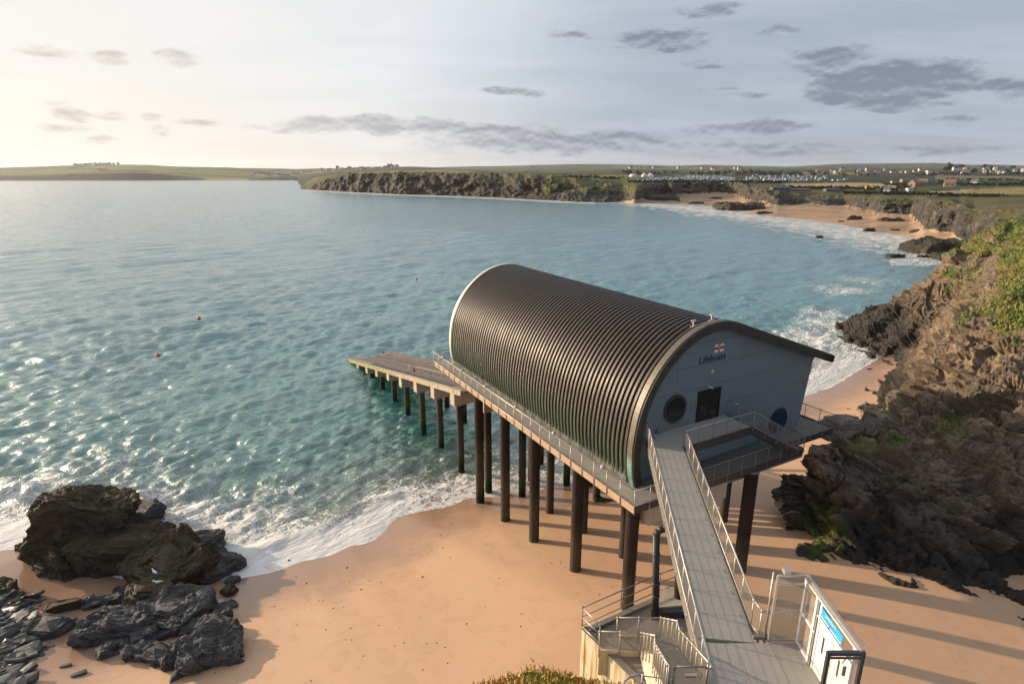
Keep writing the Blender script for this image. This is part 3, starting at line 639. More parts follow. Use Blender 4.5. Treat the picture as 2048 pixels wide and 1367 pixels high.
def fields(X, Y, sx=1/160., seed=0, pal=('green', 'pale', 'olive', 'tan', 'scrub', 'green')):
    # voronoi-like parcels with dark hedge edges
    rs = np.random.RandomState(seed); gx = X*sx*.7; gy = Y*sx*.45; best = np.full(X.shape, 9.); b2 = best.copy(); idx = np.zeros(X.shape, int)
    ix = np.floor(gx).astype(int); iy = np.floor(gy).astype(int)
    for dx in (-1, 0, 1):
        for dy in (-1, 0, 1):
            h = (ix+dx)*73856093 ^ (iy+dy)*19349663 ^ seed*83492791; h = np.abs(h)
            cx = ix+dx+((h >> 3) % 1000)/1000.; cy = iy+dy+((h >> 9) % 1000)/1000.
            d_ = np.maximum(np.abs(gx-cx)+.2*(gy-cy), np.abs(gy-cy)); c1 = d_ < best
            b2 = np.where(c1, best, np.minimum(b2, d_)); idx = np.where(c1, (h >> 5) % len(pal), idx); best = np.where(c1, d_, best)
    P = np.array([COL[k] for k in pal])[idx]; e = (b2-best) < .05
    P[e] = COL['hedge']; return P
def build_land(name, X, Y, Z, rock, tint, m, smooth=False, kind='structure'):
    me = mesh_np(name, np.stack([X, Y, Z], -1).reshape(-1, 3), grid_faces(*X.shape), smooth, {'rock': rock.ravel(), 'tintc': tint.reshape(-1, 3)})
    return tag(link(name, me, m), kind=kind)
# far coast on the left, about 3 km off
cols = np.arange(-420, 900, 2.)
K = [kn([(-420, 372, 2700), (0, 362, 2900), (300, 361.5, 3050), (470, 361, 3100), (640, 361, 3100), (900, 361, 3100)], -6),
     kn([(-420, 361, 2760), (0, 360, 3000), (300, 360, 3120), (470, 360, 3150), (640, 360, 3200), (900, 360, 3200)]),
     kn([(-420, 345, 3000), (0, 352, 3080), (140, 349, 3160), (280, 345, 3180), (350, 350, 3180), (430, 357.5, 3200), (480, 358, 3220), (560, 356, 3300), (700, 354, 3300), (900, 354, 3300)]),
     kn([(-420, 338, 3500), (0, 342, 3500), (260, 336, 3600), (400, 343, 3600), (520, 351, 3600), (700, 350, 3700), (900, 350, 3700)]),
     kn([(-420, 333, 4300), (0, 336, 4300), (160, 331, 4300), (265, 328.5, 4300), (380, 333, 4400), (500, 336.5, 4600), (600, 338, 4800), (680, 337, 4800), (760, 333, 4800), (820, 333, 4900), (900, 336, 5000)]),
     kn([(-420, 345, 6500), (900, 345, 6500)])]
X, Y, Z, sg = far_land('x', None, cols, K, nsub={0: 2, 1: 8, 2: 10, 3: 16, 4: 4})
n = perlin(np.stack([X*.006, Y*.006, Z*.01], -1).reshape(-1, 3)).reshape(X.shape); Z = Z+n*6*sstep(1, 2, sg)
rock = (1-sstep(1.6, 2.3, sg+.5*n))*.9
PX, PY = proj(np.stack([X, Y, Z], -1)); rock = rock*(1-sstep(395, 430, PX)*(1-sstep(470, 520, PX)))
tint = fields(X, Y, 1/420., 3, ('green', 'pale', 'green', 'olive', 'tan', 'pale', 'green')); tint[(PX > 395) & (PX < 515) & (sg > 1) & (sg < 2.1)] = (.45, .33, .2)
build_land('far_coast', X, Y, Z, rock, tint, M['land'])
# blue hills behind everything
cols = np.arange(560, 2500, 3.)
K = [kn([(560, 352, 4300), (2500, 352, 4300)]),
     kn([(560, 345, 5200), (900, 340, 5200), (1300, 340, 5200), (2500, 342, 5200)]),
     kn([(560, 343, 6800), (800, 337, 6800), (900, 333.5, 7000), (1050, 331, 7000), (1130, 328.5, 7200), (1250, 329, 7200), (1340, 331.5, 7200), (1400, 329.5, 7200), (1480, 331, 7200), (1560, 333, 7200), (1620, 330, 7200), (1700, 327, 7400), (1790, 326, 7400), (1850, 326, 7400), (1930, 330, 7200), (1960, 329, 7000), (2000, 329.5, 7000), (2050, 332, 7000), (2200, 330, 7000), (2500, 328, 7000)]),
     kn([(560, 350, 9000), (2500, 350, 9000)])]
X, Y, Z, sg = far_land('x', None, cols, K, nsub={0: 4, 1: 12, 2: 3})
n = perlin(np.stack([X*.002, Y*.002, 0*Z], -1).reshape(-1, 3)).reshape(X.shape); Z = Z+n*8
tint = fields(X, Y, 1/520., 9, ('hill', 'scrub', 'hill', 'green', 'dark', 'scrub'))
build_land('distant_hills', X, Y, Z, 0*Z, tint, M['land'], True)
# headland, far bay and the land above it
cols = np.arange(600, 2380, 1.25)
def bl(pts): return [p[0] for p in pts], [p[1] for p in pts]
footpx = [(600, 378.2), (615, 378.6), (650, 381), (700, 384), (800, 388.5), (900, 391.5), (1000, 395.5), (1100, 401), (1180, 404.5), (1215, 405), (1262, 401), (1275, 399), (1290, 396), (1330, 391), (1345, 393), (1360, 387), (1400, 386.5), (1430, 383.5), (1455, 384), (1480, 388), (1490, 397), (1510, 402), (1540, 408), (1556, 411), (1575, 408), (1620, 409), (1660, 411), (1690, 410), (1716, 416), (1745, 420), (1760, 427), (1780, 428), (1828, 429), (1836, 436), (1848, 446), (1858, 455), (1880, 460), (1920, 468), (1930, 478), (2000, 500), (2380, 560)]
fx, fy = bl(footpx); hf = np.interp(cols, [600, 1240, 1270, 1920, 2380], [0, 0, 4, 4, 4])
foot = np.array([atz(c, np.interp(c, fx, fy), h_) for c, h_ in zip(cols, hf)])
topx = [(600, 378), (615, 376.5), (628, 370), (648, 361), (672, 354), (700, 348), (760, 345.5), (850, 344.5), (930, 346.5), (1000, 348), (1060, 348), (1100, 351), (1150, 357), (1200, 362), (1240, 371), (1262, 374), (1285, 368), (1330, 366), (1420, 364), (1480, 365), (1496, 374), (1530, 376), (1560, 384), (1620, 390), (1690, 391), (1716, 392), (1760, 395), (1830, 396), (1870, 399), (1905, 403), (1925, 410), (1950, 420), (2000, 418), (2048, 416), (2380, 400)]
tx_, ty_ = bl(topx); tpy = np.interp(cols, tx_, ty_)
wid = np.interp(cols, [600, 640, 1000, 1100, 1200, 1262, 1300, 1480, 1500, 1800, 1925, 2380], [25, 60, 60, 90, 120, 45, 30, 30, 60, 28, 26, 30])
top = np.array([aty(c, q, f_+w) for c, q, f_, w in zip(cols, tpy, foot[:, 1], wid)])
def smo(a, n=9):
    k_ = np.hanning(n+2)[1:-1]; k_ /= k_.sum(); return np.convolve(np.pad(a, n//2, 'edge'), k_, 'valid')
foot[:, 1] = smo(foot[:, 1], 13)
top[:, 1] = smo(top[:, 1], 13)
for j_ in range(len(cols)): top[j_, 2] = aty(cols[j_], tpy[j_], top[j_, 1])[2]
def KA(Ya, Za): return (list(cols), list(Ya), list(Za))
wat = np.array([atz(c, q, -1.0) for c, q in zip(cols, np.interp(cols, [600, 1180, 1250, 1300, 1400, 1500, 1600, 1700, 1800, 1850, 1925, 2380], [381, 408, 405, 409.5, 420.5, 433, 448, 465, 482, 492, 500, 590]))])
wy_ = np.minimum(wat[:, 1], foot[:, 1]-8)
i1 = top[:, 1]+np.interp(cols, [600, 2380], [120, 120]); z1 = [zat(c, q, Y_) for c, q, Y_ in zip(cols, np.minimum(tpy-2.5, np.interp(cols, [600, 800, 1000, 1180, 1260, 1300, 1500, 1700, 1925, 2380], [376, 343, 345, 352, 360, 363, 370, 380, 391, 396])), i1)]
i2 = np.maximum(i1+250, np.interp(cols, [600, 1100, 1500, 2380], [1500, 1500, 1250, 900])); z2 = [zat(c, q, Y_) for c, q, Y_ in zip(cols, np.interp(cols, [600, 640, 800, 1000, 1180, 1300, 1500, 1700, 2000, 2380], [374, 352, 341.5, 344, 350, 352, 356, 362, 368, 372]), i2)]
i3 = i2+900; z3 = [zat(c, q, Y_) for c, q, Y_ in zip(cols, np.interp(cols, [600, 680, 800, 900, 1100, 1300, 1500, 1700, 2000, 2380], [360, 346, 339, 340, 345, 345, 346, 348, 348, 350]), i3)]
i4 = i3+1600; z4 = [zat(c, q, Y_) for c, q, Y_ in zip(cols, np.interp(cols, [600, 680, 760, 800, 880, 960, 1100, 1300, 1500, 1700, 2000, 2380], [348, 342, 336, 334, 336, 341, 340, 338, 338, 337, 337, 337]), i4)]
K = [KA(wy_, -1+0*cols), KA(foot[:, 1], foot[:, 2]), KA(foot[:, 1]*.55+top[:, 1]*.45, foot[:, 2]*.28+top[:, 2]*.72), KA(top[:, 1], top[:, 2]), KA(i1, z1), KA(i2, z2), KA(i3, z3), KA(i4, z4), KA(i4+700, np.array(z4)-30)]
X, Y, Z, sg = far_land('x', None, cols, K, nsub={0: 6, 1: 16, 2: 12, 3: 12, 4: 18, 5: 14, 6: 8, 7: 2})
PXf, PYf = proj(np.stack([X, Y, Z], -1))
q3 = np.stack([X*.03, Y*.03, Z*.03], -1).reshape(-1, 3); sc_ = np.clip(Y/600, .35, 1.6)
q4 = np.stack([X/(24*sc_), Y/(40*sc_), Z/(13*sc_)], -1).reshape(-1, 3)
but = fbm(q4, 4, gain=.6).reshape(X.shape); cl = sstep(.75, 1.2, sg)*(1-sstep(2.6, 3.5, sg))
cl = cl*np.clip((top[:, 2]-foot[:, 2])/12, 0, 1)[None, :]
sh_ = but*26*sc_*cl; L = np.hypot(X, Y); X = X*(1+sh_/L); Y = Y*(1+sh_/L)
Z = Z+fbm(q3*2, 4).reshape(X.shape)*4.2*sc_*cl+perlin(q3*.3).reshape(X.shape)*2*sstep(3, 4, sg)
nz_ = normals(np.stack([X, Y, Z], -1))[..., 2]
rock = cl*(1-sstep(.74, .96, nz_+.25*but*(sg > 2))); rock = np.where(sg < 2.05, np.maximum(rock, .72*sstep(.9, 1.05, sg)), rock)
gslope = (PXf > 1090) & (PXf < 1290) & (PYf < 385); rock = np.where(gslope, rock*.15, rock)
gs2 = (PXf > 1335) & (PXf < 1485) & (sg > 1.2); rock = np.where(gs2, rock*.55, rock)
tint = fields(X, Y, 1/230., 21, ('green', 'scrub', 'dark', 'olive', 'dark', 'green', 'scrub'))
tint[sg < 4.1] = (.125, .115, .045)
def box_(x0, y0, x1, y1, c, m2=None):
    mk_ = (PXf > x0) & (PXf < x1) & (PYf > y0) & (PYf < y1) & (sg > 3.05) if m2 is None else m2; tint[mk_] = c
def poly_(pts, c):
    xs_ = [p[0] for p in pts]; n_ = len(pts); ins = np.zeros(PXf.shape, bool)
    for i in range(n_):
        x1_, y1_ = pts[i]; x2_, y2_ = pts[(i+1) % n_]
        cnd = ((y1_ > PYf) != (y2_ > PYf)) & (PXf < (x2_-x1_)*(PYf-y1_)/((y2_-y1_) or 1e-9)+x1_); ins ^= cnd
    tint[ins & (sg > 3.0)] = c
poly_([(1270, 366), (1350, 346), (2100, 342), (2100, 372), (1700, 366), (1560, 366), (1500, 368)], COL['dark'])
poly_([(1140, 349), (1270, 349.5), (1300, 353), (1260, 356), (1150, 353)], (.17, .19, .05))
poly_([(1150, 354), (1240, 357), (1235, 361), (1160, 358)], (.22, .21, .08))
poly_([(1562, 366), (1750, 365.5), (1812, 371), (1800, 379), (1640, 376), (1575, 373)], (.50, .345, .19))
poly_([(1845, 384), (1940, 378), (2110, 372), (2110, 392), (1990, 393), (1850, 391)], (.36, .27, .10))
poly_([(1842, 384), (1945, 377), (1950, 380), (1860, 386)], (.44, .34, .25))
poly_([(1870, 350), (2110, 354), (2110, 362), (1870, 359)], (.20, .17, .08))
poly_([(1590, 344), (1740, 345), (1720, 350), (1605, 348)], (.20, .21, .07))
poly_([(700, 346), (880, 339), (960, 343), (900, 347), (760, 349)], (.30, .25, .11))
poly_([(960, 340), (1050, 341), (1040, 345), (980, 344)], (.12, .15, .05))
poly_([(1565, 377), (1640, 379), (1760, 381), (1840, 383), (1850, 386), (1700, 388), (1560, 383)], (.115, .12, .038))
poly_([(1700, 381), (1850, 383), (1850, 391), (1720, 390)], (.05, .06, .022))
poly_([(1850, 391), (2110, 392), (2110, 397), (1850, 395)], (.045, .055, .02))
beach = sg < 1.02
tint[beach] = (.50, .335, .215); rock[beach] = 0
bk = (sg < 1.3) & (PXf < 1240); rock[bk & (sg > .6)] = 1
build_land('headland_and_bay', X, Y, Z, rock, tint, M['land'])
far_ground = (X, Y, Z, PXf)
FGX, FGY, FGZ = X, Y, Z
def ground_hit(px, py):
    """surface point of the far land seen at this pixel (nearest row in that column)"""
    j = int(np.clip(round((px-600)/1.25), 0, FGX.shape[1]-1)); c_ = np.stack([FGX[:, j], FGY[:, j], FGZ[:, j]], -1); qx, qy = proj(c_)
    ok = np.where(np.arange(len(qy)) >= 34)[0]; k = ok[np.argmin(abs(qy[ok]-py))]; return c_[k]

# ------------------------------------------------------------------ boathouse frame of reference: s along the gable wall, t seawards, z above the entrance deck
B0 = np.array([12.483, 36.004]); VV = np.array([.87411, .48572]); UU = np.array([-.48572, .87411]); ZB = 16.0; RZ = math.atan2(VV[1], VV[0])
def bp(s, t, z=0): q = B0+VV*s+UU*t; return Vector((q[0], q[1], ZB+z))
def sbox(mb, s0, s1, t0, t1, z0, z1):
    return mb.hexa([bp(s0, t0, z0), bp(s1, t0, z0), bp(s1, t1, z0), bp(s0, t1, z0), bp(s0, t0, z1), bp(s1, t0, z1), bp(s1, t1, z1), bp(s0, t1, z1)])
base_loc = bp(0, 0, -3.1)
house = thing('lifeboat_station', 'long lifeboat boathouse with ribbed barrel roof and grey blue gable on tall piles', 'boathouse', base_loc)
IN = [(-5.05, -3.1), (-5.27, -1.9), (-5.30, -.7), (-5.18, .4), (-4.93, 1.6), (-4.5, 2.7), (-3.8, 3.7), (-2.9, 4.6), (-1.8, 5.42), (-.6, 6.05), (.5, 6.38), (1.4, 6.38), (2.3, 6.12), (3.2, 5.76), (11.9, 2.80), (11.70, 2.45), (10.9, -3.1)]
OUT = [(-5.62, -3.1), (-5.86, -1.9), (-5.93, -.6), (-5.82, .6), (-5.55, 1.9), (-5.05, 3.1), (-4.3, 4.25), (-3.3, 5.3), (-2.1, 6.15), (-.8, 6.68), (.4, 6.88), (1.5, 6.84), (2.4, 6.60), (3.3, 6.28), (13.4, 2.72)]
def cat(pts, n):   # smooth resample of a profile
    P = np.array(pts); d_ = np.r_[0, np.cumsum(np.hypot(*np.diff(P, axis=0).T))]; u_ = np.linspace(0, d_[-1], n)
    t_ = np.gradient(P, d_, axis=0); out = []
    for q in u_:
        i = min(np.searchsorted(d_, q, 'right')-1, len(P)-2); h = d_[i+1]-d_[i]; w = (q-d_[i])/h
        out.append((2*w**3-3*w**2+1)*P[i]+(w**3-2*w**2+w)*h*t_[i]+(-2*w**3+3*w**2)*P[i+1]+(w**3-w**2)*h*t_[i+1])
    return np.array(out)
arc = cat(OUT[:14], 46); arc = np.vstack([arc, [OUT[14]]]); tang = np.gradient(arc, axis=0); tang /= np.linalg.norm(tang, axis=1)[:, None]; nrm2 = np.stack([-tang[:, 1], tang[:, 0]], 1)
PER = .4308
def sweep(section, closed=False):   # section: (t, outward offset)
    V = []; k = len(section)
    for (a, b_), n_ in zip(arc, nrm2):
        for (tt, off) in section: V.append(((a+n_[0]*off), tt, b_+n_[1]*off))
    F = []
    for i in range(len(arc)-1):
        for j in range(k-1 if not closed else k):
            j2 = (j+1) % k; F.append((i*k+j, i*k+j2, (i+1)*k+j2, (i+1)*k+j))
    return V, F
def local_mesh(name, V, F, smooth=False):  # V in (s,t,z) -> world offsets from the root
    mb = MB(); mb.add([bp(*v)-base_loc for v in V], F); return mb.mesh(name, smooth)
V_, F_ = sweep([(0, -.17), (.17, -.17), (.19, -.02), (.215, .0), (PER-.02, .0), (PER, -.02), (PER, -.17)])
me_panel = local_mesh('roof_panel', V_, F_, False)
for k in range(65):
    o = link('roof_panel', me_panel, M['roof'], parent=house); q = UU*(PER*k); o.location = (q[0], q[1], 0)
V_, F_ = sweep([(-.02, -.28), (-.02, .02), (28.04, .02), (28.04, -.28)]); 
V_, F_ = sweep([(-.02, -.30), (28.04, -.30)])
link('roof_deck', local_mesh('roof_deck', V_, F_), M['fascia'], parent=house)
V_, F_ = sweep([(-.50, -.06), (-.50, .07), (-.46, .10), (-.02, .10), (0, .07), (0, -.06)], True); link('edge_flashing', local_mesh('edge_flashing', V_, F_), M['flash'], parent=house)
V_, F_ = sweep([(28.0, -.06), (28.0, .05), (28.35, .07), (28.40, .03), (28.40, -.4), (28.3, -.4)], True); link('far_edge_trim', local_mesh('far_edge_trim', V_, F_), M['flash_far'], parent=house)
V_, F_ = sweep([(-.60, -.50), (-.60, .05), (-.565, .05), (-.565, -.06), (0, -.06), (0, -.50)], True); link('fascia', local_mesh('fascia', V_, F_), M['fascia'], parent=house)
# eave end closing piece and soffit
mb = MB(); mb.prism([bp(11.85, -.6, 2.80), bp(13.36, -.6, 2.26), bp(13.46, -.6, 2.70), bp(13.3, -.6, 2.76)], bp(0, 29, 0)-bp(0, 0, 0)); part('eave', mb, M['fascia'], house)
# gable walls
def clip(poly, a, b_, c_, keep=True):   # keep a*x+b*y<=c
    out = []
    for i in range(len(poly)):
        p, q = poly[i], poly[(i+1) % len(poly)]; fp = a*p[0]+b_*p[1]-c_; fq = a*q[0]+b_*q[1]-c_
        if fp <= 0: out.append(p)
        if fp*fq < 0: w = fp/(fp-fq); out.append((p[0]+w*(q[0]-p[0]), p[1]+w*(q[1]-p[1])))
    return out
mb = MB(); mb.prism([bp(s, .03, z) for s, z in IN], bp(0, .2, 0)-bp(0, 0, 0)); part('gable_wall', mb, M['fascia'], house)
mb = MB(); mb.prism([bp(s, 27.8, z) for s, z in IN], bp(0, .2, 0)-bp(0, 0, 0)); part('seaward_wall', mb, M['clad'], house)
mb = MB(); mb.hexa([bp(10.7, .2, -3.1), bp(10.9, .2, -3.1), bp(10.9, 27.8, -3.1), bp(10.7, 27.8, -3.1), bp(11.5, .2, 2.6), bp(11.70, .2, 2.6), bp(11.70, 27.8, 2.6), bp(11.5, 27.8, 2.6)]); part('side_wall', mb, M['clad'], house)
zs_j = [-3.08, -2.12, -.58, .97, 2.51, 4.05, 5.60, 7.0]; ss_j = [-6, -5.3+.05, -2.25, .80, 3.84, 6.90, 9.95, 13]
for i in range(len(ss_j)-1):
    for j in range(len(zs_j)-1):
        pl_ = list(IN)
        g_ = .009
        for (a, b_, c_) in ((-1, 0, -ss_j[i]-g_), (1, 0, ss_j[i+1]-g_), (0, -1, -zs_j[j]-g_), (0, 1, zs_j[j+1]-g_)):
            pl_ = clip(pl_, a, b_, c_)
            if len(pl_) < 3: break
        if len(pl_) < 3: continue
        ar = abs(sum(pl_[k][0]*pl_[(k+1) % len(pl_)][1]-pl_[(k+1) % len(pl_)][0]*pl_[k][1] for k in range(len(pl_))))/2
        if ar < .03: continue
        pl_ = [(a, min(b_, b_)) for a, b_ in pl_]
        mb = MB(); mb.prism([bp(a, -.02, b_) for a, b_ in pl_], bp(0, .045, 0)-bp(0, 0, 0)); part('wall_panel', mb, M['clad'], house)
def disc(mb, s, z, r0, r1, t0, t1, n=40):
    vs = []
    for tt in (t0, t1):
        for rr_ in (r0, r1):
            for k in range(n): a = 2*math.pi*k/n; vs.append(bp(s+rr_*math.cos(a), tt, z+rr_*math.sin(a)))
    f = []
    for k in range(n):
        k2 = (k+1) % n
        f += [(k, k2, n+k2, n+k), (2*n+k, 3*n+k, 3*n+k2, 2*n+k2), (n+k, n+k2, 3*n+k2, 3*n+k), (k, 2*n+k, 2*n+k2, k2)]
    return mb.add(vs, f)
def solid_disc(mb, s, z, r, t0, t1, n=40):
    return mb.prism([bp(s+r*math.cos(2*math.pi*k/n), t0, z+r*math.sin(2*math.pi*k/n)) for k in range(n)], bp(0, t1-t0, 0)-bp(0, 0, 0))
w1 = part('round_window', disc(MB(), -2.24, 1.41, .80, .97, -.11, -.02), M['frame_dark'], house); part('pane', solid_disc(MB(), -2.24, 1.41, .81, -.05, -.03), M['glass'], w1)
w2 = part('round_window', disc(MB(), 8.5, -1.68, .90, .99, -.09, -.02), M['frame_dark'], house, label='round window closed by a dark blue panel'); part('cover', solid_disc(MB(), 8.5, -1.68, .91, -.06, -.03), M['coverblue'], w2)
# entrance door
fr = MB()
for (a, b_, c_, d_) in ((-.22, -.12, 0, 2.22), (1.78, 1.88, 0, 2.22), (-.12, 1.78, 2.12, 2.22)): sbox(fr, a, b_, -.10, -.02, c_, d_)
dfr = part('door_frame', fr, M['wood_dark'], house)
for (a, b_) in ((-.11, .82), (.84, 1.77)):
    lf = part('door_leaf', sbox(MB(), a, b_, -.075, -.03, .02, 2.11), M['wood_dark'], house)
    part('pane', sbox(MB(), a+.14, b_-.14, -.082, -.076, .35, 1.95), M['glass'], lf)
part('nameplate', sbox(MB(), -.78, -.42, -.05, -.02, 1.05, 1.5), M['galv_dark'], house)
for (s, z, r) in ((-3.82, 3.37, .14), (.91, 3.42, .15), (-4.05, -1.35, .16)):
    mb = MB(); 
    for k in range(4):
        a0_, a1_ = k*math.pi/8, (k+1)*math.pi/8
        r0_, r1_ = r*math.cos(a0_), r*math.cos(a1_)*(1 if k < 3 else .01); d0, d1 = -.02-r*.8*math.sin(a0_), -.02-r*.8*math.sin(a1_)
        n = 12; vs = [bp(s+q*math.cos(2*math.pi*i/n), dd, z+q*math.sin(2*math.pi*i/n)) for (q, dd) in ((r0_, d0), (r1_, d1)) for i in range(n)]
        mb.add(vs, [(i, (i+1) % n, n+(i+1) % n, n+i) for i in range(n)])
    part('bulkhead_lamp', mb, M['lamp'], house, True)
mb = MB(); sbox(mb, -3.72, -3.34, -.16, -.02, -.75, .35); part('meter_cabinet', mb, M['galv_dark'], house)
mb = MB(); sbox(mb, .65, .72, -.24, -.02, 2.40, 2.46); mb.tube(bp(.68, -.24, 2.42), bp(.72, -.38, 2.38), .035, 8); part('security_camera', mb, M['white'], house)
# lower doors and window strip under the entrance deck
part('roller_door', sbox(MB(), -2.7, .1, -.07, -.02, -3.0, -.75), M['roller'], house)
part('lower_panel', sbox(MB(), .2, 6.2, -.06, -.02, -2.95, -1.1), m_simple('lower_cladding', (.22, .27, .32), .3, .1), house)
# roof furniture
for (s, t_, k) in ((-.95, .25, 0), (.55, .15, 1)):
    i = int(np.argmin(abs(arc[:, 0]-s))); z0_ = arc[i, 1]; mb = MB()
    mb.tube(bp(s, t_, z0_), bp(s, t_, z0_+.42), .035, 6); mb.tube(bp(s-.18, t_, z0_+.42), bp(s+.18, t_, z0_+.42), .04, 6); mb.tube(bp(s-.25, t_, z0_+.04), bp(s+.2, t_, z0_+.1), .03, 5)
    part('roof_vent', mb, M['white'], house)
# lettering and flag emblem
def text_part(txt, size, m, parent, origin, xdir, normal, ext=.012, shear=0.0, name='lettering', sx=1.0):
    cu = bpy.data.curves.new('t', 'FONT'); cu.body = txt; cu.size = size; cu.extrude = ext; cu.shear = shear; cu.resolution_u = 3; cu.offset = 0
    ob = bpy.data.objects.new('t', cu); S.collection.objects.link(ob); dg = bpy.context.evaluated_depsgraph_get(); me = bpy.data.meshes.new_from_object(ob.evaluated_get(dg))
    bpy.data.objects.remove(ob); xd = Vector(xdir).normalized(); nn = Vector(normal).normalized(); yd = nn.cross(xd)
    base = Vector(parent.location)
    for v in me.vertices: c_ = v.co; v.co = Vector(origin)-base+xd*c_.x*sx+yd*c_.y+nn*c_.z
    me.materials.clear(); return link(name, me, m, parent=parent)
NF = Vector((-UU[0], -UU[1], 0)); XF = Vector((VV[0], VV[1], 0))
text_part('Lifeboats', .70, M['navy'], house, bp(-.42, -.035, 4.16), XF, NF, sx=.98)
em = part('flag_emblem', sbox(MB(), .87, 1.77, -.035, -.022, 4.70, 5.30), M['navy'], house)
qd = MB()
for (a, b_) in ((.89, 1.22), (1.42, 1.75)):
    for (c_, d_) in ((4.72, 4.92), (5.08, 5.28)): sbox(qd, a, b_, -.040, -.036, c_, d_)
part('white_quarters', qd, M['white'], em)
cr = MB(); sbox(cr, 1.25, 1.39, -.044, -.037, 4.71, 5.29); sbox(cr, .89, 1.24, -.044, -.037, 4.95, 5.05); sbox(cr, 1.40, 1.75, -.044, -.037, 4.95, 5.05); part('red_cross', cr, M['red'], em)
an = MB(); sbox(an, 1.30, 1.34, -.050, -.045, 4.80, 5.14); sbox(an, 1.26, 1.38, -.050, -.045, 5.06, 5.09); sbox(an, 1.27, 1.37, -.050, -.045, 5.17, 5.24)
for q in range(6):
    a0_, a1_ = math.pi+q*math.pi/6, math.pi+(q+1)*math.pi/6; an.tube(bp(1.32+.07*math.cos(a0_), -.048, 4.86+.07*math.sin(a0_)), bp(1.32+.07*math.cos(a1_), -.048, 4.86+.07*math.sin(a1_)), .012, 4)
part('anchor_and_crown', an, M['yellow'], em)
for ch, (a, z) in zip('RNLI', ((.985, 5.10), (1.49, 5.10), (.985, 4.74), (1.55, 4.74))):
    o = text_part(ch, .22, M['navy'], house, bp(a, -.042, z), XF, NF, ext=.003, name='letter')
    o.parent = em
# floor slab and cross beams
mb = MB(); sbox(mb, -5.0, 10.9, -.3, 28.2, -3.75, -3.12); part('floor_slab', mb, M['conc'], house)
for t_ in (-1.0, 4.9, 10.6, 15.8, 21.0, 26.0):
    mb = MB(); sbox(mb, -5.3, 10.0, t_-.4, t_+.4, -4.5, -3.76); part('cross_beam', mb, M['galv_dark'], house)
for (a, b_) in ((-5.6, -4.0), (-1.0, 1.3)): part('bearing_block', sbox(MB(), a, b_, -1.9, -.2, -5.1, -3.74), M['conc'], house)
for s in (-4.4, 2.6, 9.6): part('long_beam', sbox(MB(), s-.25, s+.25, -.2, 28.2, -4.6, -3.77), M['galv_dark'], house)

# ------------------------------------------------------------------ railings
def wire_panel_mesh(L, H, pitch=.075, r=.0045, frame=True):
    mb = MB(); n = max(1, int(L/pitch))
    for i in range(1, n): x_ = L*i/n; mb.tube((x_, 0, 0), (x_, 0, H), r, 3, cap=False)
    k = max(1, int(H/pitch))
    for j in range(1, k): z_ = H*j/k; mb.tube((0, 0, z_), (L, 0, z_), r, 3, cap=False)
    return mb.mesh('mesh_panel', recalc=False)
_pc = {}
def railing(root, pts, h=1.1, sp=1.25, panel=True, drop=.28, rt=.033, mid=False, m='galv', top_m=None, bot=.08, posts_at_ends=True, pitch=.075, wire='wire', name='railing'):
    """root-level part 'railing' (top rail) with posts and mesh panels as sub-parts; pts world coords at deck level"""
    base = Vector(root.location); P = [Vector(p) for p in pts]; up = Vector((0, 0, 1))
    tr_ = MB(); tr_.path([p+up*h for p in P], rt, 8)
    for p in P[1:-1]: tr_.box(tuple(p+up*h), (rt*2, rt*2, rt*2))
    rl = part(name, tr_, M[top_m or m], root, True)
    b_ = MB(); b_.path([p+up*bot for p in P], rt*.8, 6); part('bottom_rail', b_, M[m], rl, True)
    if mid: b_ = MB(); b_.path([p+up*(h*.53) for p in P], rt*.8, 6); part('middle_rail', b_, M[m], rl, True)
    for i, (a, c_) in enumerate(zip(P[:-1], P[1:])):
        L = (c_-a).length; n = max(1, round(L/sp)); hz = Vector((c_.x-a.x, c_.y-a.y, 0)); hl = hz.length; rz = math.atan2(hz.y, hz.x)
        for k in range(n+1):
            if k == n and i < len(P)-2: continue
            p = a+(c_-a)*(k/n); key = ('post', round(h+drop, 3), rt)
            if key not in _pc:
                q = MB(); q.tube((0, 0, -drop), (0, 0, h-rt), rt*.85, 6); q.box((0, 0, -drop*.6), (.07, .07, .10)); q.tube((0, 0, h-.05), (0, 0, h+rt*1.3), rt*1.5, 8); _pc[key] = q.mesh('post', True)
            link('post', _pc[key], M[m], parent=rl, loc=p-base, rot=(0, 0, rz))
            if panel and k < n and hl > .2:
                pl_ = L/n; key = ('pan', round(hl/n, 2), round(h, 2), pitch)
                if key not in _pc: _pc[key] = wire_panel_mesh(round(hl/n, 2), h-bot, pitch)
                sl_ = (c_.z-a.z)/hl; q = a+(c_-a)*(k/n)
                o = link('mesh_panel', _pc[key], None, parent=rl); o.data.materials.clear() if False else None
                if len(o.data.materials) == 0: o.data.materials.append(M[wire])
                if m == 'galv_dark' or name == 'dark_railing': o.material_slots[0].link = 'OBJECT'; o.material_slots[0].material = M['galv_dark']  # mesh on the shaded railings: shade put into a darker wire colour
                Mx = Matrix.Translation(q-base+up*bot) @ Matrix.Rotation(rz, 4, 'Z') @ Matrix(((1, 0, 0, 0), (0, 1, 0, 0), (sl_, 0, 1, 0), (0, 0, 0, 1)))
                if abs(sl_) < .02: o.matrix_local = Mx
                else:
                    me = _pc[key].copy(); me.transform(Matrix(((1, 0, 0, 0), (0, 1, 0, 0), (sl_, 0, 1, 0), (0, 0, 0, 1)))); o.data = me
                    o.location = q-base+up*bot; o.rotation_euler = (0, 0, rz)
    return rl
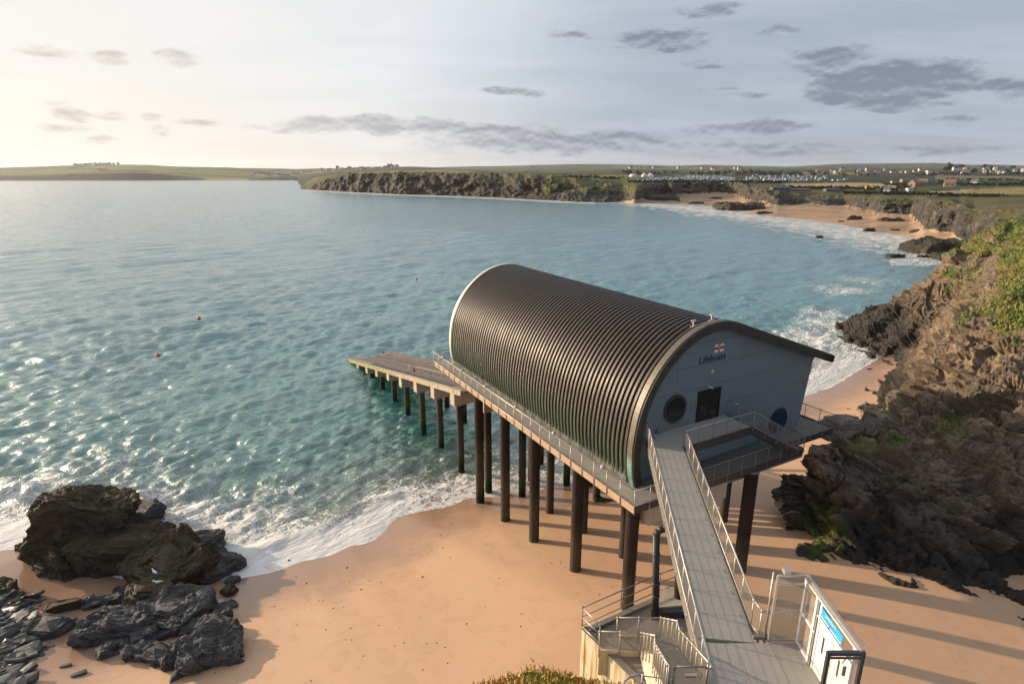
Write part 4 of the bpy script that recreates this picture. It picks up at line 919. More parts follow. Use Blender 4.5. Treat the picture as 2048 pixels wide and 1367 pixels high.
# walkway round the boathouse at the lower level
walk = thing('walkway', 'long concrete walkway with side railing running beside the ribbed roof', 'walkway', bp(-6.3, 0, -3.1))
def deck_run(root, s0, s1, t0, t1, n, z=-3.1, th=.16, along='t', m='deck_d'):
    for k in range(n):
        if along == 't': a, b_ = t0+(t1-t0)*k/n, t0+(t1-t0)*(k+1)/n; mb = sbox(MB(), s0, s1, a+.006, b_-.006, z-th, z)
        else: a, b_ = s0+(s1-s0)*k/n, s0+(s1-s0)*(k+1)/n; mb = sbox(MB(), a+.006, b_-.006, t0, t1, z-th, z)
        part('deck_slab', mb, M[m], root)
deck_run(walk, -7.1, -5.08, -2.2, 29.8, 16, m='deck')
deck_run(walk, -5.07, 8.5, -2.2, -.02, 7, along='s')
deck_run(walk, 8.51, 13.8, -1.05, -.02, 3, along='s'); deck_run(walk, 11.0, 13.8, 0, 9, 4)
for (a, b_, c_, d_, mm) in ((-7.18, -7.10, -2.2, 29.8, 'beam'), (-7.18, 8.58, -2.28, -2.2, 'frame_dark'), (8.5, 8.58, -2.2, -1.05, 'frame_dark'), (8.58, 13.88, -1.13, -1.05, 'frame_dark'), (13.8, 13.88, -1.05, 9, 'frame_dark')):
    part('edge_beam', sbox(MB(), a, b_, c_, d_, -3.58, -3.04), M[mm], walk)
for k in range(17): part('bracket', sbox(MB(), -6.95, -5.1, -1.6+k*1.9, -1.45+k*1.9, -3.6, -3.28), M['galv_dark'], walk)
railing(walk, [bp(-7.22, 29.8, -3.1), bp(-7.22, -2.3, -3.1), bp(-3.6, -2.3, -3.1)], sp=1.33, drop=.5, pitch=.1)
railing(walk, [bp(-3.2, -2.3, -3.1), bp(8.6, -2.3, -3.1), bp(8.6, -1.1, -3.1)], sp=1.33, drop=.3, pitch=.1, m='galv_dark')
railing(walk, [bp(9.6, -1.15, -3.1), bp(13.9, -1.15, -3.1), bp(13.9, 9, -3.1)], sp=1.33, drop=.3, pitch=.1, m='galv_dark')
railing(walk, [bp(-7.1, 29.85, -3.1), bp(-5.2, 29.85, -3.1)], sp=1.2, drop=.3, m='galv_dark', pitch=.1)
# glazed balustrade between walkway and roof foot
gb = MB(); gb.path([bp(-5.70, .3, -1.9), bp(-5.70, 28.8, -1.9)], .022, 6); gr_ = part('balustrade_rail', gb, M['galv'], walk, True)
for k in range(23):
    t_ = .3+k*28.5/22; part('post', MB().tube(bp(-5.70, t_, -3.1), bp(-5.70, t_, -1.9), .024, 6), M['galv'], gr_, True)
    if k < 22: part('glass_pane', sbox(MB(), -5.707, -5.693, t_+.05, t_+28.5/22-.05, -3.0, -1.96), M['balus'], gr_)
for k, t_ in enumerate((.9, 6.6, 12.2, 17.6, 22.6, 27.2)):
    mb = MB(); c_ = bp(-7.16, t_, -1.92)
    for a in range(6):
        for e_ in range(8): pass
    n = 10; r_ = .17
    rings = [(math.sin(q*math.pi/6), -math.cos(q*math.pi/6)) for q in range(7)]
    vs = [c_+Vector((r_*rr_*math.cos(2*math.pi*i/n), r_*rr_*math.sin(2*math.pi*i/n), r_*zz_)) for rr_, zz_ in rings for i in range(n)]
    mb.add(vs, [(j*n+i, j*n+(i+1) % n, (j+1)*n+(i+1) % n, (j+1)*n+i) for j in range(6) for i in range(n)])
    part('globe_lamp', mb, M['lamp'], walk, True)

# entrance platform with its stair down to the lower walkway
plat = thing('entrance_platform', 'entrance platform before the double door with stair down to the lower walkway', 'platform', bp(0, -1.2, 0))
deck_run(plat, -4.2, 2.5, -2.35, -.03, 3, z=0, th=.14, along='s', m='deck')
part('edge_beam', sbox(MB(), -3.7, 2.58, -2.43, -2.35, -.5, .05), M['frame_dark'], plat); part('edge_beam', sbox(MB(), 2.5, 2.58, -2.35, -.05, -.5, -.02), M['frame_dark'], plat)
railing(plat, [bp(-3.68, -2.4, 0), bp(2.5, -2.4, 0)], sp=1.3, m='galv_dark', top_m='galv', pitch=.1)
ns = 17
for k in range(ns):
    z_ = -(k+1)*3.1/(ns+1); part('step', sbox(MB(), 2.6+k*.30, 2.6+(k+1)*.30+.02, -2.35, -1.15, z_-.06, z_), M['galv_dark'], plat)
for t_ in (-2.40, -1.12): part('stringer', MB().hexa([bp(2.5, t_, -.5), bp(2.5, t_+.05, -.5), bp(7.9, t_+.05, -3.55), bp(7.9, t_, -3.55), bp(2.5, t_, 0), bp(2.5, t_+.05, 0), bp(7.9, t_+.05, -3.08), bp(7.9, t_, -3.08)]), M['frame_dark'], plat)
railing(plat, [bp(2.52, -2.42, 0), bp(7.7, -2.42, -3.0)], sp=1.4, m='galv_dark', pitch=.1); railing(plat, [bp(2.6, -.25, 0), bp(2.6, -1.08, 0)], sp=1.2, panel=False, top_m='galv', m='galv_dark'); railing(plat, [bp(2.62, -1.10, 0), bp(7.7, -1.10, -3.0)], sp=1.4, m='galv_dark', pitch=.1)

# footbridge
BL0, BL1 = np.array([8.62, 33.75]), np.array([6.35, 14.6]); BR0, BR1 = np.array([10.43, 32.15]), np.array([8.66, 17.1])
bridge = thing('footbridge', 'narrow concrete footbridge with wire mesh railings leading to the entrance door', 'footbridge', (7.8, 24, ZB))
def lerp2(a, b_, q): return a+(b_-a)*q
nb = 13
def left_x(y): q = (33.75-y)/(33.75-14.6); return lerp2(BL0, BL1, q)[0]
def right_x(y): q = (32.15-y)/(32.15-17.1); return lerp2(BR0, BR1, q)[0]
ysb = np.linspace(33.5, 17.1, nb+1)
for a, b_ in zip(ysb[:-1], ysb[1:]):
    xr0, xr1 = right_x(a), right_x(b_)
    if a > 32.2: 
        lo_ = b_
    mb = MB(); mb.hexa([(left_x(a), a-.006, ZB-.16), (xr0, a-.25-.006, ZB-.16), (xr1, b_-.25+.006, ZB-.16), (left_x(b_), b_+.006, ZB-.16), (left_x(a), a-.006, ZB+.004), (xr0, a-.25-.006, ZB+.004), (xr1, b_-.25+.006, ZB+.004), (left_x(b_), b_+.006, ZB+.004)])
    part('deck_panel', mb, M['deck'], bridge)
# wide landing at the shore end
for (a, b_, xl) in ((16.84, 14.6, 0), (14.6, 12.2, 0), (12.2, 9.5, 0)):
    for (q0, q1) in ((0, .38), (.38, .72), (.72, 1)):
        def xx(y, q): l_ = left_x(y) if y > 14.5 else 4.2; return l_+(10.14-l_)*q
        part('deck_panel', MB().hexa([(xx(a, q0)+.006, a-.006, ZB-.16), (xx(a, q1)-.006, a-.006, ZB-.16), (xx(b_, q1)-.006, b_+.006, ZB-.16), (xx(b_, q0)+.006, b_+.006, ZB-.16), (xx(a, q0)+.006, a-.006, ZB), (xx(a, q1)-.006, a-.006, ZB), (xx(b_, q1)-.006, b_+.006, ZB), (xx(b_, q0)+.006, b_+.006, ZB)]), M['deck'], bridge)
for f, s_g, y0_, y1_ in ((left_x, -1, 33.6, 14.6), (right_x, 1, 32.1, 17.1)):
    mb = MB(); o_ = .05*s_g
    mb.hexa([(f(y0_)+o_-.04, y0_, ZB-.62), (f(y0_)+o_+.04, y0_, ZB-.62), (f(y1_)+o_+.04, y1_, ZB-.62), (f(y1_)+o_-.04, y1_, ZB-.62), (f(y0_)+o_-.04, y0_, ZB+.07), (f(y0_)+o_+.04, y0_, ZB+.07), (f(y1_)+o_+.04, y1_, ZB+.07), (f(y1_)+o_-.04, y1_, ZB+.07)]); part('side_beam', mb, M['frame_dark' if s_g > 0 else 'galv_dark'], bridge)
for y_ in np.linspace(32, 11, 12): part('cross_member', MB().box(((left_x(max(y_, 14.6))+max(right_x(y_), left_x(max(y_, 14.6))+1.8))/2, y_, ZB-.36), (1.9, .12, .3)), M['galv_dark'], bridge)
railing(bridge, [(left_x(33.6)-.09, 33.6, ZB), (left_x(14.7)-.09, 14.7, ZB)], sp=1.28, top_m='galv', drop=.42)
railing(bridge, [(right_x(32.1)+.09, 32.1, ZB), (right_x(17.7)+.09, 17.7, ZB), (right_x(17.2)+.22, 17.15, ZB), (9.12, 17.12, ZB)], sp=1.28, top_m='galv', drop=.35)
part('kerb', MB().box((8.95, 17.05, ZB+.06), (.62, .12, .12)), M['galv_dark'], bridge)
# small drain bolts on the deck edge
for k in range(11):
    y_ = 31-k*1.28; mb = MB()
    for d_ in (0, .13): mb.box((right_x(y_)-.17, y_-d_, ZB+.012), (.035, .035, .02))
    part('bolt', mb, M['black'], bridge)
# steel trestle column under the bridge
tr = thing('bridge_column', 'leaning steel column under the footbridge beside the boathouse corner', 'column', (9.0, 25.4, sz(9, 25.4)))
part('shaft', MB().tube((9.0, 25.4, 4.6), (8.4, 25.2, 15.4), .22, 12), M['pile'], tr, True)

# gate enclosure
gx0, gx1, gy0, gy1, gh = 9.15, 10.14, 16.92, 13.62, 2.75
enc = thing('gate_enclosure', 'tall galvanised screen enclosure with cream double door and blue sign', 'enclosure', (gx1, (gy0+gy1)/2, ZB))
def bar(x0, y0, z0, x1, y1, z1, w, m_, nm='frame_bar', root=enc):
    a, b_ = Vector((x0, y0, ZB+z0)), Vector((x1, y1, ZB+z1)); d_ = b_-a; q = d_.to_track_quat('Z', 'Y'); mb = MB(); p = []
    for P_ in (a, b_):
        for (i, j) in ((-w, -w), (w, -w), (w, w), (-w, w)): p.append(P_+q @ Vector((i/2, j/2, 0)))
    mb.hexa(p); return part(nm, mb, M[m_], root)
for (x_, y_) in ((gx0, gy0), (gx1, gy0), (gx1, 15.95)): bar(x_, y_, 0, x_, y_, gh, .07, 'galv')
for z_ in (.06, 1.30, gh-.35): bar(gx0, gy0, z_, gx1, gy0, z_, .06, 'galv')
bar(gx0, gy0, gh, gx1, gy0, gh, .07, 'galv'); bar(gx0, gy0, gh-.1, gx1, gy0+.02, gh-.5, .04, 'galv')
part('open_gate_pipe', MB().tube((gx0-.10, gy0+.12, ZB-.1), (gx0-.10, gy0+.12, ZB+gh+.05), .035, 8), M['galv'], enc, True)
for (z0_, z1_) in ((.1, 1.26), (1.34, gh-.4)):
    part('screen_panel', MB().box(((gx0+gx1)/2, gy0, ZB+(z0_+z1_)/2), (gx1-gx0-.08, .012, z1_-z0_)), M['screen'], enc)
    o = link('mesh_panel', wire_panel_mesh(gx1-gx0-.1, z1_-z0_, .05, .003), M['wire'], parent=enc); o.location = Vector((gx0+.05, gy0-.02, ZB+z0_))-Vector(enc.location)
    part('screen_panel', MB().box((gx1, 16.44, ZB+(z0_+z1_)/2), (.012, .8, z1_-z0_)), M['screen'], enc)
bar(gx1, gy0, 1.3, gx1, 15.95, 1.3, .09, 'white'); bar(gx1, 16.84, .03, gx1, 16.0, .03, .08, 'white'); bar(gx1-.02, 16.83, 0, gx1-.02, 16.83, gh-.1, .07, 'white'); bar(gx1-.02, 16.04, 0, gx1-.02, 16.04, gh-.1, .10, 'white')
bar(gx1+.02, gy0, gh, gx1+.02, gy1, gh, .11, 'galv', 'top_rail'); bar(gx1-.03, 16.8, gh-.14, gx1-.03, gy1, gh-.14, .05, 'white', 'top_rail')
bar(gx1+.02, 15.88, 0, gx1+.02, 15.88, gh-.2, .09, 'frame_dark', 'jamb'); bar(gx1, 15.78, 0, gx1, 15.78, gh-.2, .09, 'white', 'jamb'); bar(gx1, 13.95, 0, gx1, 13.95, gh-.2, .08, 'white', 'jamb'); bar(gx1, 15.8, 2.04, gx1, 13.9, 2.04, .08, 'white', 'door_head')
for (a, b_) in ((15.72, 14.88), (14.86, 14.0)):
    dl = part('door_leaf', MB().box((gx1, (a+b_)/2, ZB+1.01), (.05, a-b_-.01, 1.98)), M['cream'], enc)
    part('vision_panel', MB().box((gx1-.027, a-.33 if a > 15 else b_+.48, ZB+1.28), (.01, .09, .62)), M['frame_dark'], dl)
    part('kick_panel', MB().box((gx1-.028, (a+b_)/2, ZB+.42), (.012, a-b_-.24, .55)), M['cream'], dl)
part('door_handle', MB().tube((gx1-.08, 14.94, ZB+1.02), (gx1-.08, 14.82, ZB+1.02), .014, 6).tube((gx1-.03, 14.94, ZB+1.02), (gx1-.08, 14.94, ZB+1.02), .012, 6), M['frame_dark'], enc)
sg_ = part('sign_board', MB().box((gx1-.03, 15.18, ZB+2.30), (.02, 1.36, .30)), M['signblue'], enc)
part('sign_border', MB().box((gx1-.03, 15.18, ZB+2.13), (.022, 1.38, .03)), M['white'], sg_)
o = text_part('LIFEBOATS', .125, M['white'], enc, Vector((gx1-.041, 15.50, ZB+2.31)), (0, -1, 0), (-1, 0, 0), ext=.002); o.parent = sg_
part('underline', MB().box((gx1-.042, 15.18, ZB+2.27), (.004, .62, .02)), M['navy'], sg_)
part('light_tube', MB().tube((gx1-.10, 15.8, ZB+2.10), (gx1-.10, 13.98, ZB+2.10), .025, 8), M['white'], enc, True)
for y_ in (15.85, 15.2, 14.5, 13.95): part('tube_bracket', MB().tube((gx1-.10, y_, ZB+2.12), (gx1-.02, y_, ZB+2.22), .012, 5), M['black'], enc)
bar(gx1-.04, 14.0, 2.5, gx1-.5, 13.66, 2.3, .03, 'galv')
part('lamp_box', MB().box((gx0+.28, gy0+.02, ZB+gh+.16), (.22, .2, .16)).box((gx0+.28, gy0-.02, ZB+gh+.27), (.26, .24, .03)), M['galv'], enc)
# spikes on the top rail
mb = MB(); rsp = random.Random(4)
for k in range(44):
    y_ = gy0-.1-k*(gy0-gy1-.2)/44; mb.tube((gx1+.06, y_, ZB+gh+.02), (gx1+.06+rsp.uniform(.05, .12), y_+rsp.uniform(-.03, .03), ZB+gh+.12), .003, 3)
part('spike_strip', mb, M['black'], enc, kind='stuff')
# near dark framed gate
for x_ in (9.16, 10.16): bar(x_, gy1, -.1, x_, gy1, gh, .10, 'frame_dark', 'dark_post')
bar(9.16, gy1, gh-.05, 10.16, gy1, gh-.05, .11, 'frame_dark', 'dark_rail'); bar(9.24, gy1, gh-.22, 10.1, gy1, gh-.22, .05, 'frame_dark', 'dark_rail')
o = link('mesh_panel', wire_panel_mesh(.8, 2.3, .06, .0025), M['wire'], parent=enc); o.location = Vector((9.26, gy1, ZB+.2))-Vector(enc.location)
part('lock_box', MB().box((9.92, gy1+.3, ZB+1.75), (.10, .03, .34)), M['galv_dark'], enc)

# ------------------------------------------------------------------ piles
def pile(s, t_, r, ztop, label, grp, batter=(0, 0), zb=None):
    p = bp(s, t_, 0); g = sz(p.x, p.y) if zb is None else zb; g = min(g, ztop-1)
    root = thing('steel_pile', label, 'pile', (p.x, p.y, max(g, 0)), grp)
    h0 = g-1.2-max(g, 0)
    mb = MB(); n = 20; zs_ = np.linspace(h0, ztop-max(g, 0), 8)
    vs = [(r*math.cos(2*math.pi*i/n)+batter[0]*(zz_-h0)/10, r*math.sin(2*math.pi*i/n)+batter[1]*(zz_-h0)/10, zz_) for zz_ in zs_ for i in range(n)]
    mb.add(vs, [(j*n+i, j*n+(i+1) % n, (j+1)*n+(i+1) % n, (j+1)*n+i) for j in range(7) for i in range(n)]); link('shaft', mb.mesh('shaft', True), M['pile'], parent=root)
    zc = ztop-max(g, 0)-.04
    mb = MB(); mb.tube((0, 0, zc-.10), (0, 0, zc), r+.07, 20); link('collar', mb.mesh('collar', True), M['galv_dark'], parent=root)
    return root
ORD = ['first', 'second', 'third', 'fourth', 'fifth', 'sixth', 'seventh', 'eighth', 'ninth', 'tenth']
ztu = ZB-4.5
for k, (s, t_) in enumerate([(-6.1, -1.0), (-6.1, 4.9), (-6.1, 10.9), (-6.1, 16.0), (-6.1, 21.3)]):
    pile(s, t_, .43, ZB-3.6, f'steel pile of the walkway edge row, {ORD[k]} from the stair landing', 'piles under the boathouse')
rows_t = [4.5, 9.8, 15.1, 20.3]
for k, t_ in enumerate(rows_t): pile(-1.8, t_, .37, ztu, f'steel pile one row behind the walkway edge row, {ORD[k]} from the beach end', 'piles under the boathouse')
for k, t_ in enumerate([-1.9, 4.5, 9.8, 15.1, 20.3, 25.6]): pile(3.7, t_, .46 if k == 0 else .37, ZB-3.6 if k == 0 else ztu, ('lone thick pile right of the footbridge under the lower deck' if k == 0 else f'dark pile below the roof ridge, {ORD[k-1]} behind the lone thick pile'), 'piles under the boathouse')
for k, t_ in enumerate([4.5, 9.8, 15.1, 20.3, 25.6]): pile(9.4, t_, .37, ztu, f'dark pile under the far eave side, {ORD[k]} from the beach', 'piles under the boathouse')
# ------------------------------------------------------------------ slipway
SL = .2115
def zslip(t_): return -5.84-SL*(t_-28.06)
def slab(mb, s0, s1, t0, t1, top, th):
    return mb.hexa([bp(s0, t0, zslip(t0)+top-th), bp(s1, t0, zslip(t0)+top-th), bp(s1, t1, zslip(t1)+top-th), bp(s0, t1, zslip(t1)+top-th), bp(s0, t0, zslip(t0)+top), bp(s1, t0, zslip(t0)+top), bp(s1, t1, zslip(t1)+top), bp(s0, t1, zslip(t1)+top)])
slip = thing('slipway', 'launching slipway running down from the boathouse into the sea', 'slipway', bp(-2, 28, zslip(28)))
T0, T1 = 26.0, 80.0
for (s0, s1, top, nm, mm, n) in ((-5.9, -5.5, 0, 'side_beam', 'slip_weed', 9), (-5.49, -4.55, -.12, 'grating_walk', 'galv_dark', 9), (-4.54, -4.2, .0, 'kerb_beam', 'slip_top', 9), (-4.19, -3.0, -.22, 'deck_strip', 'slip_deck', 6), (-2.99, -2.55, .02, 'rubbing_beam', 'slip_top', 9),
                             (-2.54, -.9, -.35, 'keelway', 'slip_deck', 9), (-.89, -.45, .02, 'rubbing_beam', 'slip_top', 9), (-.44, 1.2, -.2, 'deck_strip', 'slip_deck', 9), (1.21, 1.7, .22, 'far_kerb', 'slip_deck', 9)):
    for k in range(n):
        a, b_ = T0+(T1-T0)*k/n, T0+(T1-T0)*(k+1)/n; part(nm, slab(MB(), s0, s1, a+.03, b_-.03, top, .55 if 'beam' in nm else .3), M[mm], slip)
for k in range(90):
    t_ = 30+k*.42
    if t_ < 64: part('grating_step', slab(MB(), -5.46, -4.58, t_, t_+.06, -.08, .05), M['galv'], slip)
mb = MB(); pts_ = [bp(-4.35, t_, zslip(t_)+.9) for t_ in np.linspace(30, 44, 12)]
rl = part('handrail', mb.path(pts_, .022, 6), M['galv'], slip, True)
for t_ in np.linspace(30, 44, 10): part('post', MB().tube(bp(-4.35, t_, zslip(t_)), bp(-4.35, t_, zslip(t_)+.9), .02, 6), M['galv'], rl)
part('marker_post', MB().box(tuple(bp(-4.4, 46.5, zslip(46.5)+.45)), (.28, .12, .95)), M['white'], slip)
part('red_marker', MB().box(tuple(bp(-4.4, 44.4, zslip(44.4)+.4)), (.25, .12, .5)), M['red'], slip)
tp = [23.0, 28.6, 34.5, 40.5, 46.5, 52.2, 58.2, 64.0, 69.8]
for k, t_ in enumerate(tp):
    zt_ = zslip(t_)-.62; hh = .95+.35*(k < 5)
    cap = thing('pile_cap', f'pale concrete pile cap under the slipway edge, {ORD[k]} from the boathouse', 'pile cap', bp(-2, t_, zt_-hh), 'pile caps carrying the slipway')
    if k == 0: part('cap_block', sbox(MB(), -5.0, 2.0, t_-.6, t_+.6, zt_-hh, zt_), M['conc'], cap)
    else:
        mb = MB(); mb.hexa([bp(-5.75, t_-.55, zt_-hh), bp(1.6, t_-.55, zt_-hh), bp(1.6, t_+.55, zt_-hh-.1), bp(-5.75, t_+.55, zt_-hh-.1), bp(-5.75, t_-.55, zslip(t_-.55)-.56), bp(1.6, t_-.55, zslip(t_-.55)-.56), bp(1.6, t_+.55, zslip(t_+.55)-.56), bp(-5.75, t_+.55, zslip(t_+.55)-.56)])
        part('cap_block', mb, M['conc'], cap)
    for s, side in ((-4.9 if k else -4.3, 'near'), (.9, 'far')):
        pile(s, t_, .37, ZB+zt_-hh-.03, f'pile under the {side} side of the slipway, {ORD[k]} from the boathouse', 'piles under the slipway')

# ------------------------------------------------------------------ stair landing
ZL = CAMH-21.5
land = thing('stair_landing', 'stained concrete stair landing with retaining wall below the footbridge', 'landing', (6.5, 23, ZL))
A_, E2_, D2_ = (3.42, 23.51), (6.6, 18.6), (9.4, 26.8)
poly = [A_, (5.4, 24.6), (7.86, 25.96), D2_, (11.5, 25.4), (11.5, 17), (7.4, 16.6), E2_]
def prism_xy(poly, z0, z1): return MB().prism([(p[0], p[1], z0) for p in poly], (0, 0, z1-z0))
def inset_line(a, b_, w): d_ = np.array(b_)-np.array(a); d_ = d_/np.linalg.norm(d_); n_ = np.array([-d_[1], d_[0]]); return n_*w
def wall_seg(a, b_, z0a, z0b, z1a, z1b, w, m_, nm, root):
    n_ = inset_line(a, b_, w); a = np.array(a); b_ = np.array(b_); a2, b2_ = a+n_, b_+n_
    return part(nm, MB().hexa([(*a, z0a), (*b_, z0b), (*b2_, z0b), (*a2, z0a), (*a, z1a), (*b_, z1b), (*b2_, z1b), (*a2, z1a)]), M[m_], root)
wall_seg(A_, (7.2, 17.7), ZL-7, ZL-7, ZL, ZL, .28, 'conc_wall', 'retaining_wall', land)
wall_seg(A_, (7.2, 17.7), ZL+.003, ZL+.003, ZL+.06, ZL+.06, .34, 'deck_d', 'coping', land)
wall_seg(D2_, A_, ZL-7, ZL-7, ZL, ZL, .28, 'conc_wall', 'retaining_wall', land); wall_seg((9.2, 26.55), (3.7, 23.5), ZL+.0, ZL, ZL+.14, ZL+.14, .25, 'deck_d', 'kerb', land)
part('floor', prism_xy([(3.9, 23.2), (5.4, 24.2), (7.86, 25.6), (9.4, 26.3), (11.4, 25.2), (11.4, 17.1), (8.2, 17.2), (6.2, 20.2), (4.6, 22.3)], ZL-.4, ZL-.05), M['conc_floor'], land)
part('upper_ledge', MB().prism([(7.1, 24.5, ZL-.04), (10.6, 24.9, ZL-.04), (10.6, 26.3, ZL-.04), (8.0, 25.9, ZL-.04)], (0, 0, .45)), M['conc'], land)
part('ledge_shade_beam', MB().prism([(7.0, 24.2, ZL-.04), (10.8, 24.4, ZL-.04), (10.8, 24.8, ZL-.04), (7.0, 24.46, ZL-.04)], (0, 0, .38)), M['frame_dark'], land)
railing(land, [(9.1, 26.6, ZL+.1), (7.86, 26.05, ZL+.1), (3.45, 23.6, ZL+.05)], sp=2.6, panel=False, mid=True, drop=.1, m='galv_dark', h=1.15)
railing(land, [(3.45, 23.55, ZL+.05), (4.15, 22.45, ZL+.05)], sp=1.4, panel=False, mid=True, drop=.1, m='galv', h=1.15)
# side stair structure: mid landing then steps up to the bridge gate
ZM = ZL+.25
st_ = thing('stair_flight', 'bent concrete stair with mesh railings climbing from the landing to the footbridge gate', 'stair', (5.6, 20.5, ZM))
Lp = [(4.15, 22.0, ZM), (6.05, 21.9, ZM), (5.98, 19.6, ZM+2.0), (5.72, 18.6, ZM+2.55), (5.05, 14.9, ZB)]
Rp = [(5.0, 22.75, ZM), (7.05, 22.75, ZM), (7.0, 20.3, ZM+2.0), (6.75, 19.2, ZM+2.55), (6.25, 14.9, ZB)]
for k in range(len(Lp)-1):
    a, b_, c_, d_ = Lp[k], Lp[k+1], Rp[k+1], Rp[k]
    dz = b_[2]-a[2]; n = max(1, round(abs(dz)/.18))
    for j in range(n):
        q0, q1 = j/n, (j+1)/n; z_ = a[2]+dz*(q1 if dz > 0 else 0)
        P4 = [[p_[i]*(1-q)+r_[i]*q for i in (0, 1)] for (p_, r_, q) in ((a, b_, q0), (a, b_, q1), (d_, c_, q1), (d_, c_, q0))]
        part('step' if dz else 'mid_landing', MB().prism([(p_[0], p_[1], z_-.35) for p_ in P4], (0, 0, .35)), M['deck_d'], st_)
    w = .10; 
    part('side_wall', MB().hexa([(a[0]-w, a[1]-.06, ZL-1.2), (b_[0]-w, b_[1]-.06, ZL-1.2), (b_[0], b_[1]+.06, ZL-1.2), (a[0], a[1]+.06, ZL-1.2), (a[0]-w, a[1]-.06, a[2]-.02), (b_[0]-w, b_[1]-.06, b_[2]-.02), (b_[0], b_[1]+.06, b_[2]-.02), (a[0], a[1]+.06, a[2]-.02)]), M['conc_wall2'], st_)
railing(st_, [(p[0]-.12, p[1]-.1, p[2]) for p in Lp], sp=.78, h=1.1, drop=.35, pitch=.06, m='galv')
railing(st_, Rp, sp=.9, h=1.1, drop=.2, pitch=.06, m='galv')
# stair gate with its red and white notice
gate = thing('stair_gate', 'small grey pipe framed mesh gate with a red and white notice at the stair head', 'gate', (5.6, 14.75, ZB))
part('frame', MB().path([(5.12, 14.72, ZB+.08), (5.12, 14.72, ZB+1.02), (5.2, 14.72, ZB+1.1), (6.1, 14.72, ZB+1.1), (6.18, 14.72, ZB+1.02), (6.18, 14.72, ZB+.08), (5.12, 14.72, ZB+.08)], .032, 8), M['galv_dark'], gate, True)
o = link('mesh_panel', wire_panel_mesh(1.0, 1.0, .05, .004), M['wire'], parent=gate); o.location = Vector((5.15, 14.72, ZB+.1))-Vector(gate.location)
pl_ = part('notice', MB().box((5.66, 14.69, ZB+.78), (.36, .012, .15)), M['white'], gate); part('red_band', MB().box((5.66, 14.682, ZB+.74), (.34, .006, .05)), M['red'], pl_)
part('hinge_post', MB().tube((4.98, 14.75, ZB-.2), (4.98, 14.75, ZB+1.15), .045, 8), M['galv_dark'], gate, True)
# foreground handrail
hr = thing('handrail', 'bent lilac grey pipe handrail in front of the stair wall', 'handrail', (4.3, 15.2, 15.4))
HP = [aty(1240, 1378, 14.4), aty(1252, 1358, 14.6), aty(1262, 1352, 14.8), aty(1286, 1343, 15.2)]; H2 = [p-np.array([0, 0, .45]) for p in HP[1:]]
m_ = m_simple('lilac_pipe', (.34, .33, .40), .4, .4); M['lilac'] = m_
rl = part('top_pipe', MB().path([tuple(p) for p in HP], .035, 8), m_, hr, True); part('lower_pipe', MB().path([tuple(p) for p in H2], .03, 8), m_, hr, True); part('post', MB().tube(tuple(HP[3]), tuple(HP[3]-np.array([0, 0, 1.6])), .032, 8), m_, hr, True)
part('side_bar', MB().tube(tuple(HP[3]-np.array([0, 0, .15])), tuple(aty(1346, 1358, 15.2)), .022, 6), M['galv'], hr)
# black bent drain pipe
dp = thing('drain_pipe', 'fat black drain pipe bending down from the footbridge to the landing', 'pipe', (7.35, 24.0, ZL))
P0 = [(8.3, 24.75, ZB-.62), (7.35, 24.65, ZB-.62), (7.14, 24.62, ZB-.70), (7.05, 24.6, ZB-.92), (7.25, 24.3, ZL-.1)]
part('pipe_run', MB().path(P0, .17, 14), M['black'], dp, True)
for z_ in (ZB-2.0, ZB-3.6, ZL+1.2): part('pipe_clip', MB().tube((7.05+.20*(ZB-.9-z_)/4.6, 24.6-.3*(ZB-.9-z_)/4.6, z_), (7.05+.20*(ZB-.9-z_)/4.6, 24.6-.3*(ZB-.9-z_)/4.6, z_+.08), .20, 14), M['frame_dark'], dp, True)
part('elbow_collar', MB().tube((7.60, 24.68, ZB-.62), (7.53, 24.67, ZB-.62), .21, 14), M['galv_dark'], dp, True)
# cliff-top mound with grass in the foreground
cx = np.linspace(-4.5, 6.0, 110); cy = np.linspace(9, 20.5, 90); X, Y = np.meshgrid(cx, cy)
ridge = lambda px, py, Yv: aty(px, py, Yv)
RP = [ridge(900, 1400, 16.5), ridge(950, 1378, 16.8), ridge(1010, 1364, 17), ridge(1050, 1350, 17.2), ridge(1095, 1348, 17.4), ridge(1140, 1360, 17.6), ridge(1180, 1368, 17.8), ridge(1230, 1380, 18)]
zr = np.interp(X, [p[0] for p in RP], [p[2] for p in RP]); yr = np.interp(X, [p[0] for p in RP], [p[1] for p in RP])
Z = np.where(Y < yr, zr+(yr-Y)*.62, zr-(Y-yr)**1.0*2.6)-np.clip(-1.9-X, 0, 9)*1.6
q = np.stack([X, Y, Z], -1); q[..., 2] += .18*fbm(q.reshape(-1, 3)*.9, 4).reshape(X.shape)
me = mesh_np('grassy_mound', q.reshape(-1, 3), grid_faces(*X.shape), True, {'grass': np.full(X.size, .62), 'algae': np.zeros(X.size)})
tag(link('grassy_mound', me, M['cliff']), kind='structure')
PXm, PYm = proj(q); mk = (PYm < 1420) & (Y < yr+.5) & (PXm > 820)
m, t = mat('straw_grass'); tn = t.attr('tint'); gn = t.noise(wpos(t), .9, 5, .65)
g1 = t.ramp(gn, [(.36, (.14, .22, .02)), (.46, (.28, .30, .04)), (.54, (.42, .27, .08)), (.68, (.50, .29, .12))]); setp(t, t.mix(tn, g1, t.mix(.5, g1, (.45, .25, .08))), .7); M['straw'] = m
tag(blades('mound_grass', q[mk], None, .15, M['straw'], 8, 22000), 'green and straw grass on the mound at the bottom edge', 'grass', kind='stuff')
mb = MB(); fp = aty(1076, 1352, 17.1)
fl = thing('white_flowers', 'small white flower heads in the grass of the bottom mound', 'flowers', tuple(fp))
